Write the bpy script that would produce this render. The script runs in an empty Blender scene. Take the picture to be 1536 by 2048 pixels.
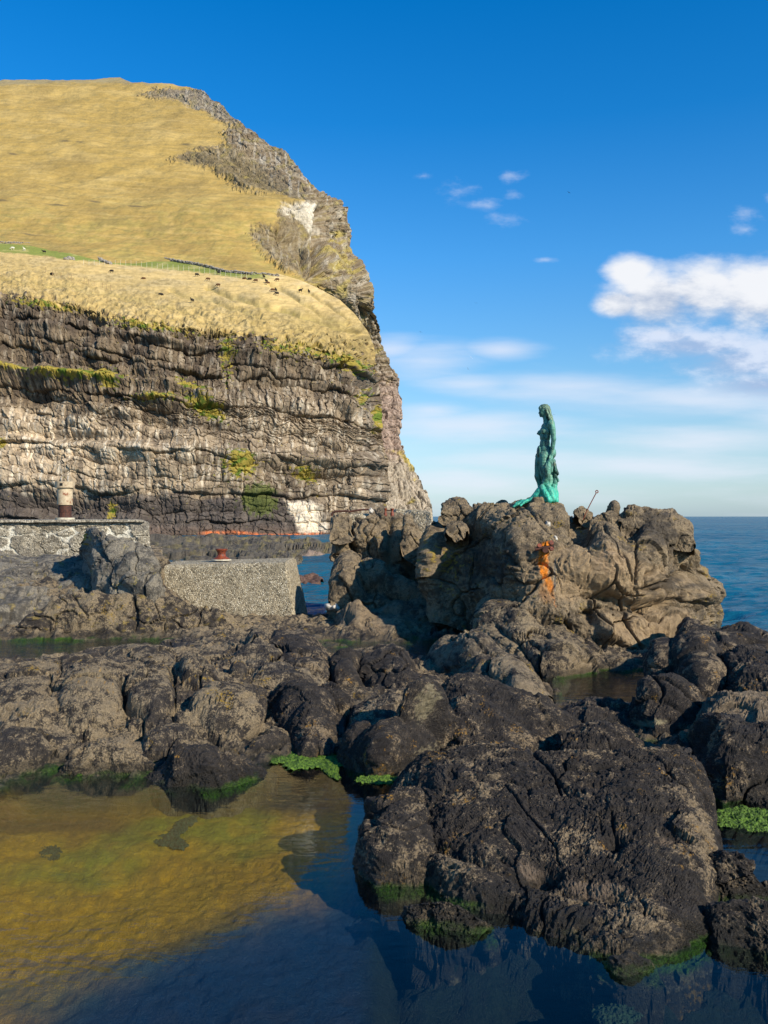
import bpy, bmesh, math, random
import numpy as np
from mathutils import Vector, Matrix

SC = bpy.context.scene
COL = SC.collection
F = 1800.0            # focal length in photo pixels (photo 1536 x 2048)
CX, HY = 768.0, 1033.0  # photo column of the view axis, row of the horizon
ZC = 3.9              # eye height above the sea
PL = 0.5              # level of the tide pools

def w3(px, py, D):
    """point seen at photo column px, row py, at distance D along +Y"""
    return Vector(((px-CX)/F*D, D, ZC-(py-HY)/F*D))
def wz(px, D, z): return Vector(((px-CX)/F*D, D, z))

# ------------------------------------------------------------------ noise
np.seterr(all='ignore')
_G = np.array([(1,1,0),(-1,1,0),(1,-1,0),(-1,-1,0),(1,0,1),(-1,0,1),(1,0,-1),(-1,0,-1),(0,1,1),(0,-1,1),(0,1,-1),(0,-1,-1),(1,1,0),(-1,1,0),(0,-1,1),(0,-1,-1)], np.float32)
_A,_B,_C = np.uint32(0x8da6b343), np.uint32(0xd8163841), np.uint32(0xcb1ab31f)
def _mixh(n):
    n ^= n >> np.uint32(15); n *= np.uint32(0x2c1b3c6d); n ^= n >> np.uint32(12)
    n *= np.uint32(0x297a2d39); n ^= n >> np.uint32(15); return n
def pn(p, s=0):
    sh = p.shape[:-1]; p = np.asarray(p, np.float64).reshape(-1,3); i = np.floor(p); f = (p-i).astype(np.float32); i = i.astype(np.int64).astype(np.uint32)
    X = [f[:,0], f[:,0]-1]; Y = [f[:,1], f[:,1]-1]; Z = [f[:,2], f[:,2]-1]
    w = f*f*f*(f*(f*6-15)+10)
    hx = [i[:,0]*_A, (i[:,0]+np.uint32(1))*_A]; hy = [i[:,1]*_B, (i[:,1]+np.uint32(1))*_B]; sd = np.uint32((s*0x9e3779b1) & 0xffffffff); hz = [(i[:,2]*_C)^sd, ((i[:,2]+np.uint32(1))*_C)^sd]
    def g(a,b,c):
        gv = _G[(_mixh(hx[a]^hy[b]^hz[c]) & np.uint32(15)).astype(np.intp)]
        return gv[:,0]*X[a]+gv[:,1]*Y[b]+gv[:,2]*Z[c]
    def L(a,b,t): return a+(b-a)*t
    ux,uy,uz = w[:,0],w[:,1],w[:,2]
    r = L(L(L(g(0,0,0),g(1,0,0),ux), L(g(0,1,0),g(1,1,0),ux), uy), L(L(g(0,0,1),g(1,0,1),ux), L(g(0,1,1),g(1,1,1),ux), uy), uz)
    return r.reshape(sh).astype(np.float64)
def fbm(p, o=4, s=0, g=.5, l=2.03):
    r = 0; a = 1.; t = 0
    for k in range(o):
        r = r + a*pn(p, s+k*17); p = p*l; t += a; a *= g
    return r/t*1.6
def billow(p, o=2, s=0, g=.5):
    r = 0; a = 1.; t = 0
    for k in range(o):
        r = r + a*(np.minimum(np.abs(pn(p, s+k*17))*2.2, 1.2)); p = p*2.1; t += a; a *= g
    return r/t
def worley(p, s=0):
    sh = p.shape[:-1]; p = np.asarray(p, np.float64).reshape(-1,3); b = np.floor(p-.5); f = (p-b).astype(np.float32); b = b.astype(np.int64).astype(np.uint32)
    n = len(p); d1 = np.full(n, 9., np.float32); d2 = d1.copy(); c = np.zeros(n, np.float32)
    hx = [b[:,0]*_A, (b[:,0]+np.uint32(1))*_A]; hy = [b[:,1]*_B, (b[:,1]+np.uint32(1))*_B]; sd = np.uint32((s*0x9e3779b1) & 0xffffffff); hz = [(b[:,2]*_C)^sd, ((b[:,2]+np.uint32(1))*_C)^sd]
    K = np.float32(.72/1023)
    for x in (0,1):
        for y in (0,1):
            for z in (0,1):
                h = _mixh(hx[x]^hy[y]^hz[z])
                d = (x+.14+(h & np.uint32(1023))*K-f[:,0])**2+(y+.14+((h >> np.uint32(10)) & np.uint32(1023))*K-f[:,1])**2+(z+.14+((h >> np.uint32(20)) & np.uint32(1023))*K-f[:,2])**2
                d = d.astype(np.float32); m = d < d1
                d2 = np.where(m, d1, np.minimum(d2, d)); c = np.where(m, ((h*np.uint32(2654435761)) >> np.uint32(16))*np.float32(1/65535.), c); d1 = np.where(m, d, d1)
    return np.sqrt(d1).reshape(sh).astype(np.float64), np.sqrt(d2).reshape(sh).astype(np.float64), c.reshape(sh).astype(np.float64)
def sst(a, b, x):
    t = np.clip((x-a)/(b-a+1e-12), 0, 1); return t*t*(3-2*t)
def ip(x, pts):
    pts = sorted(pts); return np.interp(x, [p[0] for p in pts], [p[1] for p in pts])
def V3(*a): return np.stack(np.broadcast_arrays(*a), -1)
def inpoly(x, y, poly):
    r = np.zeros(x.shape, bool); n = len(poly)
    for k in range(n):
        x1,y1 = poly[k]; x2,y2 = poly[(k+1)%n]
        if y1 == y2: continue
        c = ((y1 > y) != (y2 > y)) & (x < (x2-x1)*(y-y1)/(y2-y1)+x1)
        r ^= c
    return r
def segd(x, y, pts):
    d = np.full(x.shape, 1e9)
    for (x1,y1),(x2,y2) in zip(pts[:-1], pts[1:]):
        L = (x2-x1)**2+(y2-y1)**2
        t = np.clip(((x-x1)*(x2-x1)+(y-y1)*(y2-y1))/max(L,1e-9), 0, 1)
        d = np.minimum(d, np.hypot(x-x1-t*(x2-x1), y-y1-t*(y2-y1)))
    return d
def polyd(x, y, poly):
    """signed distance to a polygon, negative inside"""
    d = segd(x, y, list(poly)+[poly[0]])
    return np.where(inpoly(x, y, poly), -d, d)

# ------------------------------------------------------------------ objects
def tag(o, label=None, cat=None, group=None, kind=None):
    if label: o['label'] = label
    if cat: o['category'] = cat
    if group: o['group'] = group
    if kind: o['kind'] = kind
    return o
def link(name, me, mat=None, parent=None, origin=None):
    o = bpy.data.objects.new(name, me); COL.objects.link(o)
    if mat is not None and me is not None: me.materials.append(mat)
    if parent is not None: o.parent = parent
    return o
def empty(name, loc, rz=0):
    o = bpy.data.objects.new(name, None); COL.objects.link(o); o.location = loc; o.rotation_euler = (0,0,rz)
    o.empty_display_size = .2
    return o
def raw_mesh(name, V, Q, paint=None, smooth=False, extra=None):
    """V (n,3) float, Q (m,k) int"""
    me = bpy.data.meshes.new(name); k = Q.shape[1]
    me.vertices.add(len(V)); me.vertices.foreach_set('co', np.ascontiguousarray(V, np.float32).ravel())
    me.loops.add(Q.size); me.loops.foreach_set('vertex_index', np.ascontiguousarray(Q, np.int32).ravel())
    me.polygons.add(len(Q)); me.polygons.foreach_set('loop_start', np.arange(0, Q.size, k, dtype=np.int32))
    me.polygons.foreach_set('use_smooth', np.full(len(Q), smooth))
    me.update(calc_edges=True)
    if paint is not None:
        a = me.color_attributes.new('paint', 'FLOAT_COLOR', 'POINT')
        a.data.foreach_set('color', np.ascontiguousarray(paint, np.float32).ravel())
    return me
def grid_q(nu, nv, off=0):
    i = np.arange(nu-1)[:,None]*nv+np.arange(nv-1)[None,:]+off
    return np.stack([i, i+nv, i+nv+1, i+1], -1).reshape(-1,4)
def grid_n(P, toward=(0,-1,.3)):
    du = np.gradient(P, axis=0); dv = np.gradient(P, axis=1)
    n = np.cross(du, dv); L = np.linalg.norm(n, axis=-1, keepdims=True); n = n/np.maximum(L, 1e-9)
    if (n*np.array(toward)).sum(-1).mean() < 0: n = -n
    return n
def blur(a, n=1):
    for _ in range(n):
        b = a.copy()
        b[1:-1] = (a[:-2]+2*a[1:-1]+a[2:])/4; a = b.copy()
        b[:,1:-1] = (a[:,:-2]+2*a[:,1:-1]+a[:,2:])/4; a = b
    return a

class MB:
    """collects shapes into one mesh"""
    _ico = {}
    def __init__(s): s.bm = bmesh.new(); s.xv = []; s.xf = []; s.n = 0
    def flush(s, me):
        if s.xv:
            n = len(me.vertices); V = np.empty(n*3, np.float32); me.vertices.foreach_get('co', V)
            Fc = [tuple(p.vertices) for p in me.polygons]
            XV = np.concatenate(s.xv); XF = np.concatenate(s.xf)+n
            me.clear_geometry(); me.from_pydata(np.concatenate([V.reshape(-1,3), XV]).tolist(), [], Fc+XF.tolist()); me.update()
    def add(s, fn, M=None, **k):
        r = fn(s.bm, **k)
        if M is not None: bmesh.ops.transform(s.bm, matrix=M, verts=r['verts'])
        return r['verts']
    def cyl(s, p, q, r1, r2=None, seg=24, caps=True):
        p = Vector(p); q = Vector(q); d = q-p; r2 = r1 if r2 is None else r2
        M = Matrix.Translation((p+q)/2) @ d.to_track_quat('Z','Y').to_matrix().to_4x4()
        return s.add(bmesh.ops.create_cone, M, cap_ends=caps, segments=seg, radius1=r1, radius2=r2, depth=d.length)
    def ball(s, c, r, sc=(1,1,1), rot=None, sub=3):
        if sub not in MB._ico:
            t = bmesh.new(); bmesh.ops.create_icosphere(t, subdivisions=sub, radius=1.0)
            MB._ico[sub] = (np.array([v.co[:] for v in t.verts], np.float32), np.array([[v.index for v in f.verts] for f in t.faces])); t.free()
        V, Fc = MB._ico[sub]; V = V*(r*np.array(sc, np.float32))
        if rot is not None: V = V @ np.array(rot.to_matrix(), np.float32).T
        s.xv.append(V+np.array(tuple(c), np.float32)); s.xf.append(Fc+s.n); s.n += len(V)
    def box(s, c, h, rz=0):
        M = Matrix.Translation(Vector(c)) @ Matrix.Rotation(rz,4,'Z') @ Matrix.Diagonal((h[0]*2,h[1]*2,h[2]*2,1))
        return s.add(bmesh.ops.create_cube, M, size=1.0)
    def limb(s, pts, n=None):
        """pts: (x,y,z,r); balls along a tapered path, dense enough to fuse when remeshed"""
        for a, b in zip(pts[:-1], pts[1:]):
            L = math.dist(a[:3], b[:3]); k = max(2, int(L/(max(.006, min(a[3], b[3]))*.45)))
            for i in range(k+1):
                t = i/k; s.ball([a[j]+(b[j]-a[j])*t for j in range(3)], a[3]+(b[3]-a[3])*t, sub=2)
    def lathe(s, prof, c=(0,0,0), seg=32):
        rings = []
        for r, z in prof:
            rings.append([s.bm.verts.new((c[0]+r*math.cos(2*math.pi*k/seg), c[1]+r*math.sin(2*math.pi*k/seg), c[2]+z)) for k in range(seg)])
        for a, b in zip(rings[:-1], rings[1:]):
            for k in range(seg): s.bm.faces.new((a[k], a[(k+1)%seg], b[(k+1)%seg], b[k]))
        s.bm.faces.new(rings[0][::-1]); s.bm.faces.new(rings[-1])
    def tube(s, pts, r, seg=8):
        for a, b in zip(pts[:-1], pts[1:]): s.cyl(a, b, r, seg=seg)
        for a in pts[1:-1]: s.ball(a, r, sub=1)
    def build(s, name, mat=None, parent=None, smooth=False, bevel=0):
        bmesh.ops.recalc_face_normals(s.bm, faces=s.bm.faces)
        me = bpy.data.meshes.new(name); s.bm.to_mesh(me); s.bm.free(); s.flush(me)
        if smooth:
            me.polygons.foreach_set('use_smooth', [True]*len(me.polygons))
            try: me.set_sharp_from_angle(angle=math.radians(40))
            except Exception: pass
        o = link(name, me, mat, parent)
        if bevel:
            m = o.modifiers.new('b','BEVEL'); m.width = bevel; m.segments = 2; m.limit_method = 'ANGLE'
        return o
    def fused(s, name, voxel, mat=None, parent=None, iters=4, disp=None):
        """voxel-fuse everything into one continuous surface"""
        me = bpy.data.meshes.new(name); s.bm.to_mesh(me); s.bm.free(); s.flush(me)
        o = link(name+'_tmp', me)
        m = o.modifiers.new('r','REMESH'); m.mode = 'VOXEL'; m.voxel_size = voxel
        m2 = o.modifiers.new('s','SMOOTH'); m2.factor = .5; m2.iterations = iters
        dg = bpy.context.evaluated_depsgraph_get()
        out = bpy.data.meshes.new_from_object(o.evaluated_get(dg))
        bpy.data.objects.remove(o)
        out.name = name; out.materials.clear()
        out.polygons.foreach_set('use_smooth', [True]*len(out.polygons))
        if disp is not None:
            n = len(out.vertices); P = np.empty(n*3, np.float32); N = np.empty(n*3, np.float32)
            out.vertices.foreach_get('co', P); out.vertices.foreach_get('normal', N)
            P = P.reshape(-1,3); N = N.reshape(-1,3)
            P = P+N*disp(P)[:,None]; out.vertices.foreach_set('co', P.astype(np.float32).ravel()); out.update()
        return link(name, out, mat, parent)

# ------------------------------------------------------------------ node helper
class NT:
    def __init__(s, nt): s.t = nt; s.n = nt.nodes; s.l = nt.links
    def new(s, ty, **k):
        x = s.n.new(ty)
        for a, b in k.items(): setattr(x, a, b)
        return x
    def put(s, inp, v):
        if v is None: return
        if isinstance(v, bpy.types.NodeSocket): s.l.new(v, inp)
        else:
            try: inp.default_value = v
            except Exception:
                inp.default_value = tuple(v)+(1,) if hasattr(v,'__len__') else (v,v,v)
    def m(s, op, a, b=None, c=None, clamp=False):
        x = s.new('ShaderNodeMath', operation=op, use_clamp=clamp)
        for i, v in enumerate((a,b,c)):
            if v is not None: s.put(x.inputs[i], v)
        return x.outputs[0]
    def vm(s, op, a, b=None):
        x = s.new('ShaderNodeVectorMath', operation=op); s.put(x.inputs[0], a)
        if b is not None: s.put(x.inputs[1], b)
        return x.outputs[0]
    def mr(s, v, a, b, c=0., d=1., smooth=True):
        x = s.new('ShaderNodeMapRange', interpolation_type='SMOOTHSTEP' if smooth else 'LINEAR')
        for i, q in enumerate((v,a,b,c,d)): s.put(x.inputs[i], q)
        return x.outputs[0]
    def noise(s, vec, scale, detail=4, rough=.55, dist=0):
        x = s.new('ShaderNodeTexNoise'); s.put(x.inputs['Vector'], vec); x.inputs['Scale'].default_value = scale
        x.inputs['Detail'].default_value = detail; x.inputs['Roughness'].default_value = rough; x.inputs['Distortion'].default_value = dist
        return x.outputs['Fac']
    def vor(s, vec, scale, feature='F1', out='Distance'):
        x = s.new('ShaderNodeTexVoronoi', feature=feature); s.put(x.inputs['Vector'], vec); x.inputs['Scale'].default_value = scale
        return x.outputs[out]
    def mix(s, f, a, b, blend='MIX'):
        x = s.new('ShaderNodeMix', data_type='RGBA', blend_type=blend)
        s.put(x.inputs[0], f); s.put(x.inputs[6], a if isinstance(a, bpy.types.NodeSocket) else tuple(a)+(1,)*(4-len(a)))
        s.put(x.inputs[7], b if isinstance(b, bpy.types.NodeSocket) else tuple(b)+(1,)*(4-len(b)))
        return x.outputs[2]
    def mapping(s, vec, sc=(1,1,1), loc=(0,0,0), rot=(0,0,0)):
        x = s.new('ShaderNodeMapping'); s.put(x.inputs[0], vec); x.inputs[1].default_value = loc; x.inputs[2].default_value = rot; x.inputs[3].default_value = sc
        return x.outputs[0]
    def bump(s, h, strength=.5, dist=.02, normal=None):
        x = s.new('ShaderNodeBump'); s.put(x.inputs['Height'], h); x.inputs['Strength'].default_value = strength; x.inputs['Distance'].default_value = dist
        if normal is not None: s.put(x.inputs['Normal'], normal)
        return x.outputs[0]
def material(name):
    m = bpy.data.materials.new(name); m.use_nodes = True; m.node_tree.nodes.clear()
    n = NT(m.node_tree); out = n.new('ShaderNodeOutputMaterial')
    return m, n, out
def principled(n, out, color, rough=.8, normal=None, metal=0, spec=.5):
    p = n.new('ShaderNodeBsdfPrincipled'); n.put(p.inputs['Base Color'], color if isinstance(color, bpy.types.NodeSocket) else tuple(color)+(1,)*(4-len(color)))
    n.put(p.inputs['Roughness'], rough); n.put(p.inputs['Metallic'], metal); n.put(p.inputs['Specular IOR Level'], spec)
    if normal is not None: n.put(p.inputs['Normal'], normal)
    n.l.new(p.outputs[0], out.inputs[0]); return p
# ------------------------------------------------------------------ camera, sun, sky
cam = bpy.data.cameras.new('camera'); cam.sensor_fit = 'VERTICAL'; cam.sensor_height = 36; cam.lens = F/2048*36
cam.shift_y = (HY-1024)/2048; cam.clip_start = .1; cam.clip_end = 200000
co = bpy.data.objects.new('camera', cam); COL.objects.link(co); co.location = (0,0,ZC); co.rotation_euler = (math.pi/2,0,0)
SC.camera = co
SC.view_settings.view_transform = 'Standard'; SC.view_settings.look = 'None'; SC.view_settings.exposure = .42; SC.view_settings.gamma = 1
SC.cycles.max_bounces = 8; SC.cycles.transparent_max_bounces = 8; SC.cycles.caustics_reflective = False; SC.cycles.caustics_refractive = False

SUN_AZ = math.radians(48); SUN_EL = math.radians(29)      # to the right of and behind the viewer
ts = Vector((math.sin(SUN_AZ)*math.cos(SUN_EL), -math.cos(SUN_AZ)*math.cos(SUN_EL), math.sin(SUN_EL)))
sl = bpy.data.lights.new('sun','SUN'); sl.energy = 5.0; sl.angle = math.radians(.53); sl.color = (1,.90,.74)
so = bpy.data.objects.new('sun', sl); COL.objects.link(so); so.rotation_euler = ts.to_track_quat('Z','Y').to_euler(); so.location = (30,-20,30)

W = bpy.data.worlds.new('World'); SC.world = W; W.use_nodes = True; W.node_tree.nodes.clear()
n = NT(W.node_tree)
sky = n.new('ShaderNodeTexSky', sky_type='NISHITA'); sky.sun_disc = False; sky.sun_elevation = SUN_EL
sky.sun_rotation = math.pi-SUN_AZ; sky.air_density = 1.0; sky.dust_density = .3; sky.ozone_density = 3.0; sky.altitude = 0
tc = n.new('ShaderNodeTexCoord'); sp = n.new('ShaderNodeSeparateXYZ'); n.l.new(tc.outputs['Generated'], sp.inputs[0])
x, y, z = sp.outputs
yy = n.m('MAXIMUM', y, .08)
U = n.m('DIVIDE', x, yy); Vv = n.m('DIVIDE', z, yy)
Vh = n.m('MULTIPLY', Vv, 1.0)
# the clear sky, deepened with height as in a clean northern air
g = n.mr(z, 0.0, .50, 0, 1, False)
tint = n.new('ShaderNodeValToRGB'); n.l.new(g, tint.inputs[0]); r = tint.color_ramp
r.elements[0].position = 0; r.elements[0].color = (.80,1.08,1.62,1)
r.elements[1].position = 1; r.elements[1].color = (.02,1.02,1.78,1)
for pos, c in ((.06,(1.0,1.18,1.50,1)),(.16,(1.12,1.28,1.42,1)),(.32,(.82,1.28,1.52,1)),(.55,(.44,1.26,1.78,1)),(.8,(.10,1.08,1.78,1))):
    e = r.elements.new(pos); e.color = c
base = n.mix(1.0, sky.outputs[0], tint.outputs[0], 'MULTIPLY')
# clouds, placed by direction on the sky dome (U, V = tangent of azimuth and elevation)
comb = n.new('ShaderNodeCombineXYZ'); n.l.new(U, comb.inputs[0]); n.l.new(Vv, comb.inputs[1])
cv = n.mapping(comb.outputs[0], sc=(18,18,18))
nz1 = n.noise(n.mapping(cv, sc=(.75,1.5,1)), 1.0, 8, .60)
nz2 = n.noise(n.mapping(cv, sc=(.28,1.9,1), loc=(3,1,0)), 1.0, 6, .55)
nz3 = n.noise(n.mapping(cv, sc=(2.2,4.2,1), loc=(7,1,0)), 1.0, 5, .6)
def ell(px, py, rx, ry):
    a = n.m('DIVIDE', n.m('SUBTRACT', U, (px-CX)/F), rx/F); b = n.m('DIVIDE', n.m('SUBTRACT', Vv, (HY-py)/F), ry/F)
    d = n.m('SQRT', n.m('ADD', n.m('MULTIPLY', a, a), n.m('MULTIPLY', b, b)))
    return n.m('SUBTRACT', 1, d)
def group(es):
    r = None
    for e in es:
        v = ell(*e); r = v if r is None else n.m('MAXIMUM', r, v)
    return r
def alpha(m, nz, k, a, b):
    return n.mr(n.m('ADD', m, n.m('MULTIPLY', n.m('SUBTRACT', nz, .5), k)), a, b)
cum = group([(1262,548,64,44),(1310,590,125,70),(1410,578,135,70),(1520,582,170,78),(1640,580,160,85),(1240,605,60,36),(1800,560,160,90)])
band = group([(1400,690,220,44),(1510,722,210,70),(1330,676,130,28),(1640,690,200,70),(1530,770,160,40)])
low = group([(1130,772,300,40),(1400,800,320,48),(850,722,150,46),(1000,700,90,24),(780,700,90,38),(950,770,150,30),(960,850,260,34),(1420,880,330,40),(860,820,100,24),(1250,930,420,40),(960,960,260,34),(1600,830,200,60)])
wisp = group([(918,380,46,24),(960,410,70,17),(1012,438,50,20),(1024,352,34,19),(1026,388,28,14),(848,352,24,11),(1495,428,52,22),(1490,460,40,18),(1545,395,22,14),(1090,520,30,8)])
a1 = n.m('MULTIPLY', alpha(cum, nz1, 1.15, -.08, .62), .96); a2 = n.m('MULTIPLY', alpha(band, nz1, 1.7, -.05, .9), .85)
a3 = n.m('MULTIPLY', alpha(low, nz2, 1.7, -.2, 1.3), .66); a4 = n.m('MULTIPLY', alpha(wisp, nz3, 2.2, .1, 1.9), .62)
# faint streaks near the horizon everywhere
hb = n.mr(z, .02, .16, 1, 0); a5 = n.m('MULTIPLY', n.m('MULTIPLY', n.mr(nz2, .42, .72), hb), .30)
K = 9.6
shade = n.mr(n.m('ADD', Vv, n.m('MULTIPLY', n.m('SUBTRACT', nz1, .5), .18)), .195, .262)
ccol = n.mix(shade, (.40*K,.49*K,.66*K), (.93*K,.94*K,.97*K))
c = n.mix(a5, base, (.80*K,.86*K,.98*K))
c = n.mix(a3, c, (.84*K,.88*K,.99*K)); c = n.mix(a4, c, (.70*K,.78*K,.94*K))
b2 = n.mix(n.mr(nz1, .42, .62), (.40*K,.52*K,.76*K), (.78*K,.84*K,.98*K))
c = n.mix(a2, c, b2); c = n.mix(a1, c, ccol)
bg = n.new('ShaderNodeBackground'); n.l.new(c, bg.inputs[0]); bg.inputs[1].default_value = .078
wo = n.new('ShaderNodeOutputWorld'); n.l.new(bg.outputs[0], wo.inputs[0])
# ------------------------------------------------------------------ materials
def mat_rock(name, dark, mid, tan, tan_amt=.5, spots=None, algae=True, fine=1.0, wetz=None):
    m, n, out = material(name); tc = n.new('ShaderNodeTexCoord'); o = tc.outputs['Object']
    gp = n.new('ShaderNodeNewGeometry'); sp = n.new('ShaderNodeSeparateXYZ'); n.l.new(gp.outputs['Position'], sp.inputs[0]); z = sp.outputs[2]
    n1 = n.noise(o, 1.3, 6, .62); n2 = n.noise(o, 7.0*fine, 6, .7); n3 = n.noise(o, 38*fine, 4, .75); n4 = n.noise(o, 3.1, 5, .6, .6)
    base = n.mix(n.mr(n2, .35, .68), dark, mid)
    # patchy crust of barnacles and pale lichen: broad patches broken up by grain
    k = n.m('ADD', n.m('MULTIPLY', n1, .9), n.m('ADD', n.m('MULTIPLY', n2, .75), n.m('MULTIPLY', n3, .55)))
    pn_ = n.mr(k, 1.32-tan_amt*.5, 1.44-tan_amt*.5)
    col = n.mix(n.m('MULTIPLY', pn_, .85), base, n.mix(n.mr(n3, .3, .7), [c*.62 for c in tan], [c*1.25 for c in tan]))
    # coarse grain: dark pores and pale barnacle grains
    pore = n.noise(o, 85*fine, 3, .8); v2 = n.vor(o, 42*fine)
    col = n.mix(n.m('MULTIPLY', n.mr(pore, .46, .36), .70), col, [c*.45 for c in dark])
    gr2 = n.m('MULTIPLY', n.mr(v2, .12, .24, 1, 0), n.mr(n.noise(o, 5, 4, .7), .46, .60)); col = n.mix(n.m('MULTIPLY', gr2, .65), col, [min(1,c*1.3) for c in tan])
    v = n.vor(o, 95*fine); gr = n.m('MULTIPLY', n.mr(v, .16, .30, 1, 0), n.mr(n4, .48, .60))
    col = n.mix(n.m('MULTIPLY', gr, .60), col, [min(1,c*1.7) for c in tan])
    if spots:
        sv = n.noise(o, 2.1, 5, .6); s2 = n.noise(o, 26, 3, .6)
        col = n.mix(n.m('MULTIPLY', n.mr(sv, .60, .66), n.mr(s2, .5, .6)), col, spots)
    at = n.new('ShaderNodeAttribute', attribute_name='paint')
    mod = n.mix(n.mr(n2, .3, .7), (.72,.72,.72), (1.25,1.25,1.25))
    col = n.mix(at.outputs['Alpha'], col, n.mix(1.0, at.outputs['Color'], mod, 'MULTIPLY'))
    rough = .86
    if algae:
        wob = n.m('MULTIPLY', n.m('SUBTRACT', n.noise(o, 2.4, 3, .5), .5), .22)
        wob2 = n.m('MULTIPLY', n.m('SUBTRACT', n3, .5), .10)
        zz = n.m('ADD', n.m('SUBTRACT', z, PL), n.m('ADD', wob, wob2))
        wet = n.mr(zz, .10, .22, 1, 0)
        col = n.mix(n.m('MULTIPLY', n.m('MULTIPLY', wet, n.m('SUBTRACT', 1, at.outputs['Alpha'])), .6), col, (.018,.016,.012))
        ag = n.m('MULTIPLY', n.m('MULTIPLY', n.mr(zz, .0, .05, 1, 0), n.mr(zz, -.12, -.05)), n.mr(n.noise(o, .9, 3, .5), .42, .58))
        agc = n.mix(n.mr(n3, .35, .65), (.008,.024,.003), (.055,.12,.008))
        col = n.mix(ag, col, agc)
        rough = n.m('SUBTRACT', .88, n.m('MULTIPLY', wet, .45))
    bh = n.m('ADD', n.m('MULTIPLY', n2, .6), n.m('ADD', n.m('MULTIPLY', n3, .35), n.m('MULTIPLY', n.mr(v,0,.5), .12)))
    bh = n.m('ADD', bh, n.m('MULTIPLY', pore, .22))
    principled(n, out, col, rough, n.bump(bh, 1.0, .075/fine), spec=.3)
    return m

M_DARK = mat_rock('dark_basalt', (.017,.014,.0125), (.048,.039,.032), (.27,.20,.12), .38, (.30,.16,.03))
M_MID = mat_rock('grey_brown_basalt', (.026,.021,.018), (.070,.056,.043), (.31,.235,.14), .56, (.32,.20,.03))
M_TAN = mat_rock('tan_rock', (.06,.046,.033), (.15,.112,.075), (.27,.195,.115), .60, (.28,.18,.03))
M_OUT = mat_rock('outcrop_rock', (.095,.072,.046), (.19,.145,.092), (.30,.225,.135), .58, (.34,.22,.02), fine=.8)
M_GREY = mat_rock('grey_ledge_rock', (.075,.067,.056), (.15,.132,.106), (.29,.25,.185), .55, (.36,.28,.06), fine=.8)

M_REEF = mat_rock('reef_rock', (.06,.052,.042), (.13,.11,.08), (.22,.18,.11), .5, None, algae=False, fine=.12)
def mat_ground(name, col_only=False, fine=1.0, bumpd=.15):
    """far rock and grass: colour from the painted geology and turf, broken up by noise"""
    m, n, out = material(name); tc = n.new('ShaderNodeTexCoord'); o = tc.outputs['Object']
    at = n.new('ShaderNodeAttribute', attribute_name='paint')
    gr = at.outputs['Alpha']                      # 1 = turf, 0 = rock
    r1 = n.noise(o, .45*fine, 7, .7); r2 = n.noise(n.mapping(o, sc=(1,1,.16)), 1.1*fine, 6, .7); r3 = n.noise(n.mapping(o, sc=(.5,.5,2.2)), .9*fine, 5, .65)
    k = n.m('ADD', n.m('MULTIPLY', r1, .4), n.m('ADD', n.m('MULTIPLY', r2, .35), n.m('MULTIPLY', r3, .25)))
    kr = n.mr(k, .36, .64, .45, 1.6, False)
    g1 = n.noise(n.mapping(o, sc=(.16,.35,.9)), .55, 8, .72); g2 = n.noise(n.mapping(o, sc=(.3,.6,1.6)), 1.6, 5, .7)
    kg = n.mr(n.m('ADD', n.m('MULTIPLY', g1, .5), n.m('MULTIPLY', g2, .5)), .35, .65, .78, 1.2, False)
    kk = n.m('ADD', n.m('MULTIPLY', kr, n.m('SUBTRACT', 1, gr)), n.m('MULTIPLY', kg, gr))
    cmb = n.new('ShaderNodeCombineXYZ'); [n.l.new(kk, cmb.inputs[i]) for i in range(3)]
    col = n.mix(1.0, at.outputs['Color'], cmb.outputs[0], 'MULTIPLY')
    b = n.bump(n.m('ADD', n.m('MULTIPLY', k, n.m('SUBTRACT', 1.15, gr)), n.m('MULTIPLY', g2, .35)), .6, bumpd)
    principled(n, out, col, .9, b, spec=.2)
    return m
M_HILL = mat_ground('turf_and_basalt')

def mat_plain(name, c1, c2, scale=8, rough=.8, bump=.3, dist=.01, metal=0, c3=None, s3=3, spec=.4, lo=.35, hi=.65):
    m, n, out = material(name); tc = n.new('ShaderNodeTexCoord'); o = tc.outputs['Object']
    a = n.noise(o, scale, 6, .65); col = n.mix(n.mr(a, lo, hi), c1, c2)
    if c3 is not None: col = n.mix(n.mr(n.noise(o, s3, 5, .65), .54, .63), col, c3)
    principled(n, out, col, rough, n.bump(a, bump, dist), metal, spec)
    return m
M_RUST = mat_plain('red_rusted_iron', (.075,.018,.009), (.26,.055,.018), 14, .55, .4, .01)
M_RUSTD = mat_plain('dark_rusted_iron', (.030,.012,.008), (.085,.028,.014), 12, .75, .4, .01)
M_CREAM = mat_plain('weathered_cream_paint', (.33,.25,.15), (.48,.385,.25), 6, .7, .2, .005, c3=(.20,.07,.03), s3=3.2)
M_PLATE = mat_plain('pale_mortar', (.36,.32,.22), (.55,.50,.38), 9, .9, .4, .01)
M_WHITE = mat_plain('white_stone', (.30,.27,.22), (.55,.51,.44), 9, .8, .3, .01)
M_STONE = mat_plain('grey_field_stone', (.16,.14,.12), (.34,.31,.27), 3, .9, .3, .03)
M_WOODP = mat_plain('weathered_wood', (.22,.14,.07), (.36,.25,.13), 6, .9, .2, .01)
M_PALEP = mat_plain('pale_post', (.50,.46,.34), (.70,.66,.52), 6, .8, .2, .01)
M_WIRE = mat_plain('galvanised_wire', (.25,.25,.23), (.38,.38,.35), 6, .5, .1, .01, metal=.6)
M_WOOL_B = mat_plain('black_fleece', (.010,.008,.007), (.035,.028,.022), 12, .95, .5, .03)
M_WOOL_N = mat_plain('brown_fleece', (.06,.028,.012), (.16,.08,.035), 12, .95, .5, .03)
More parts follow.
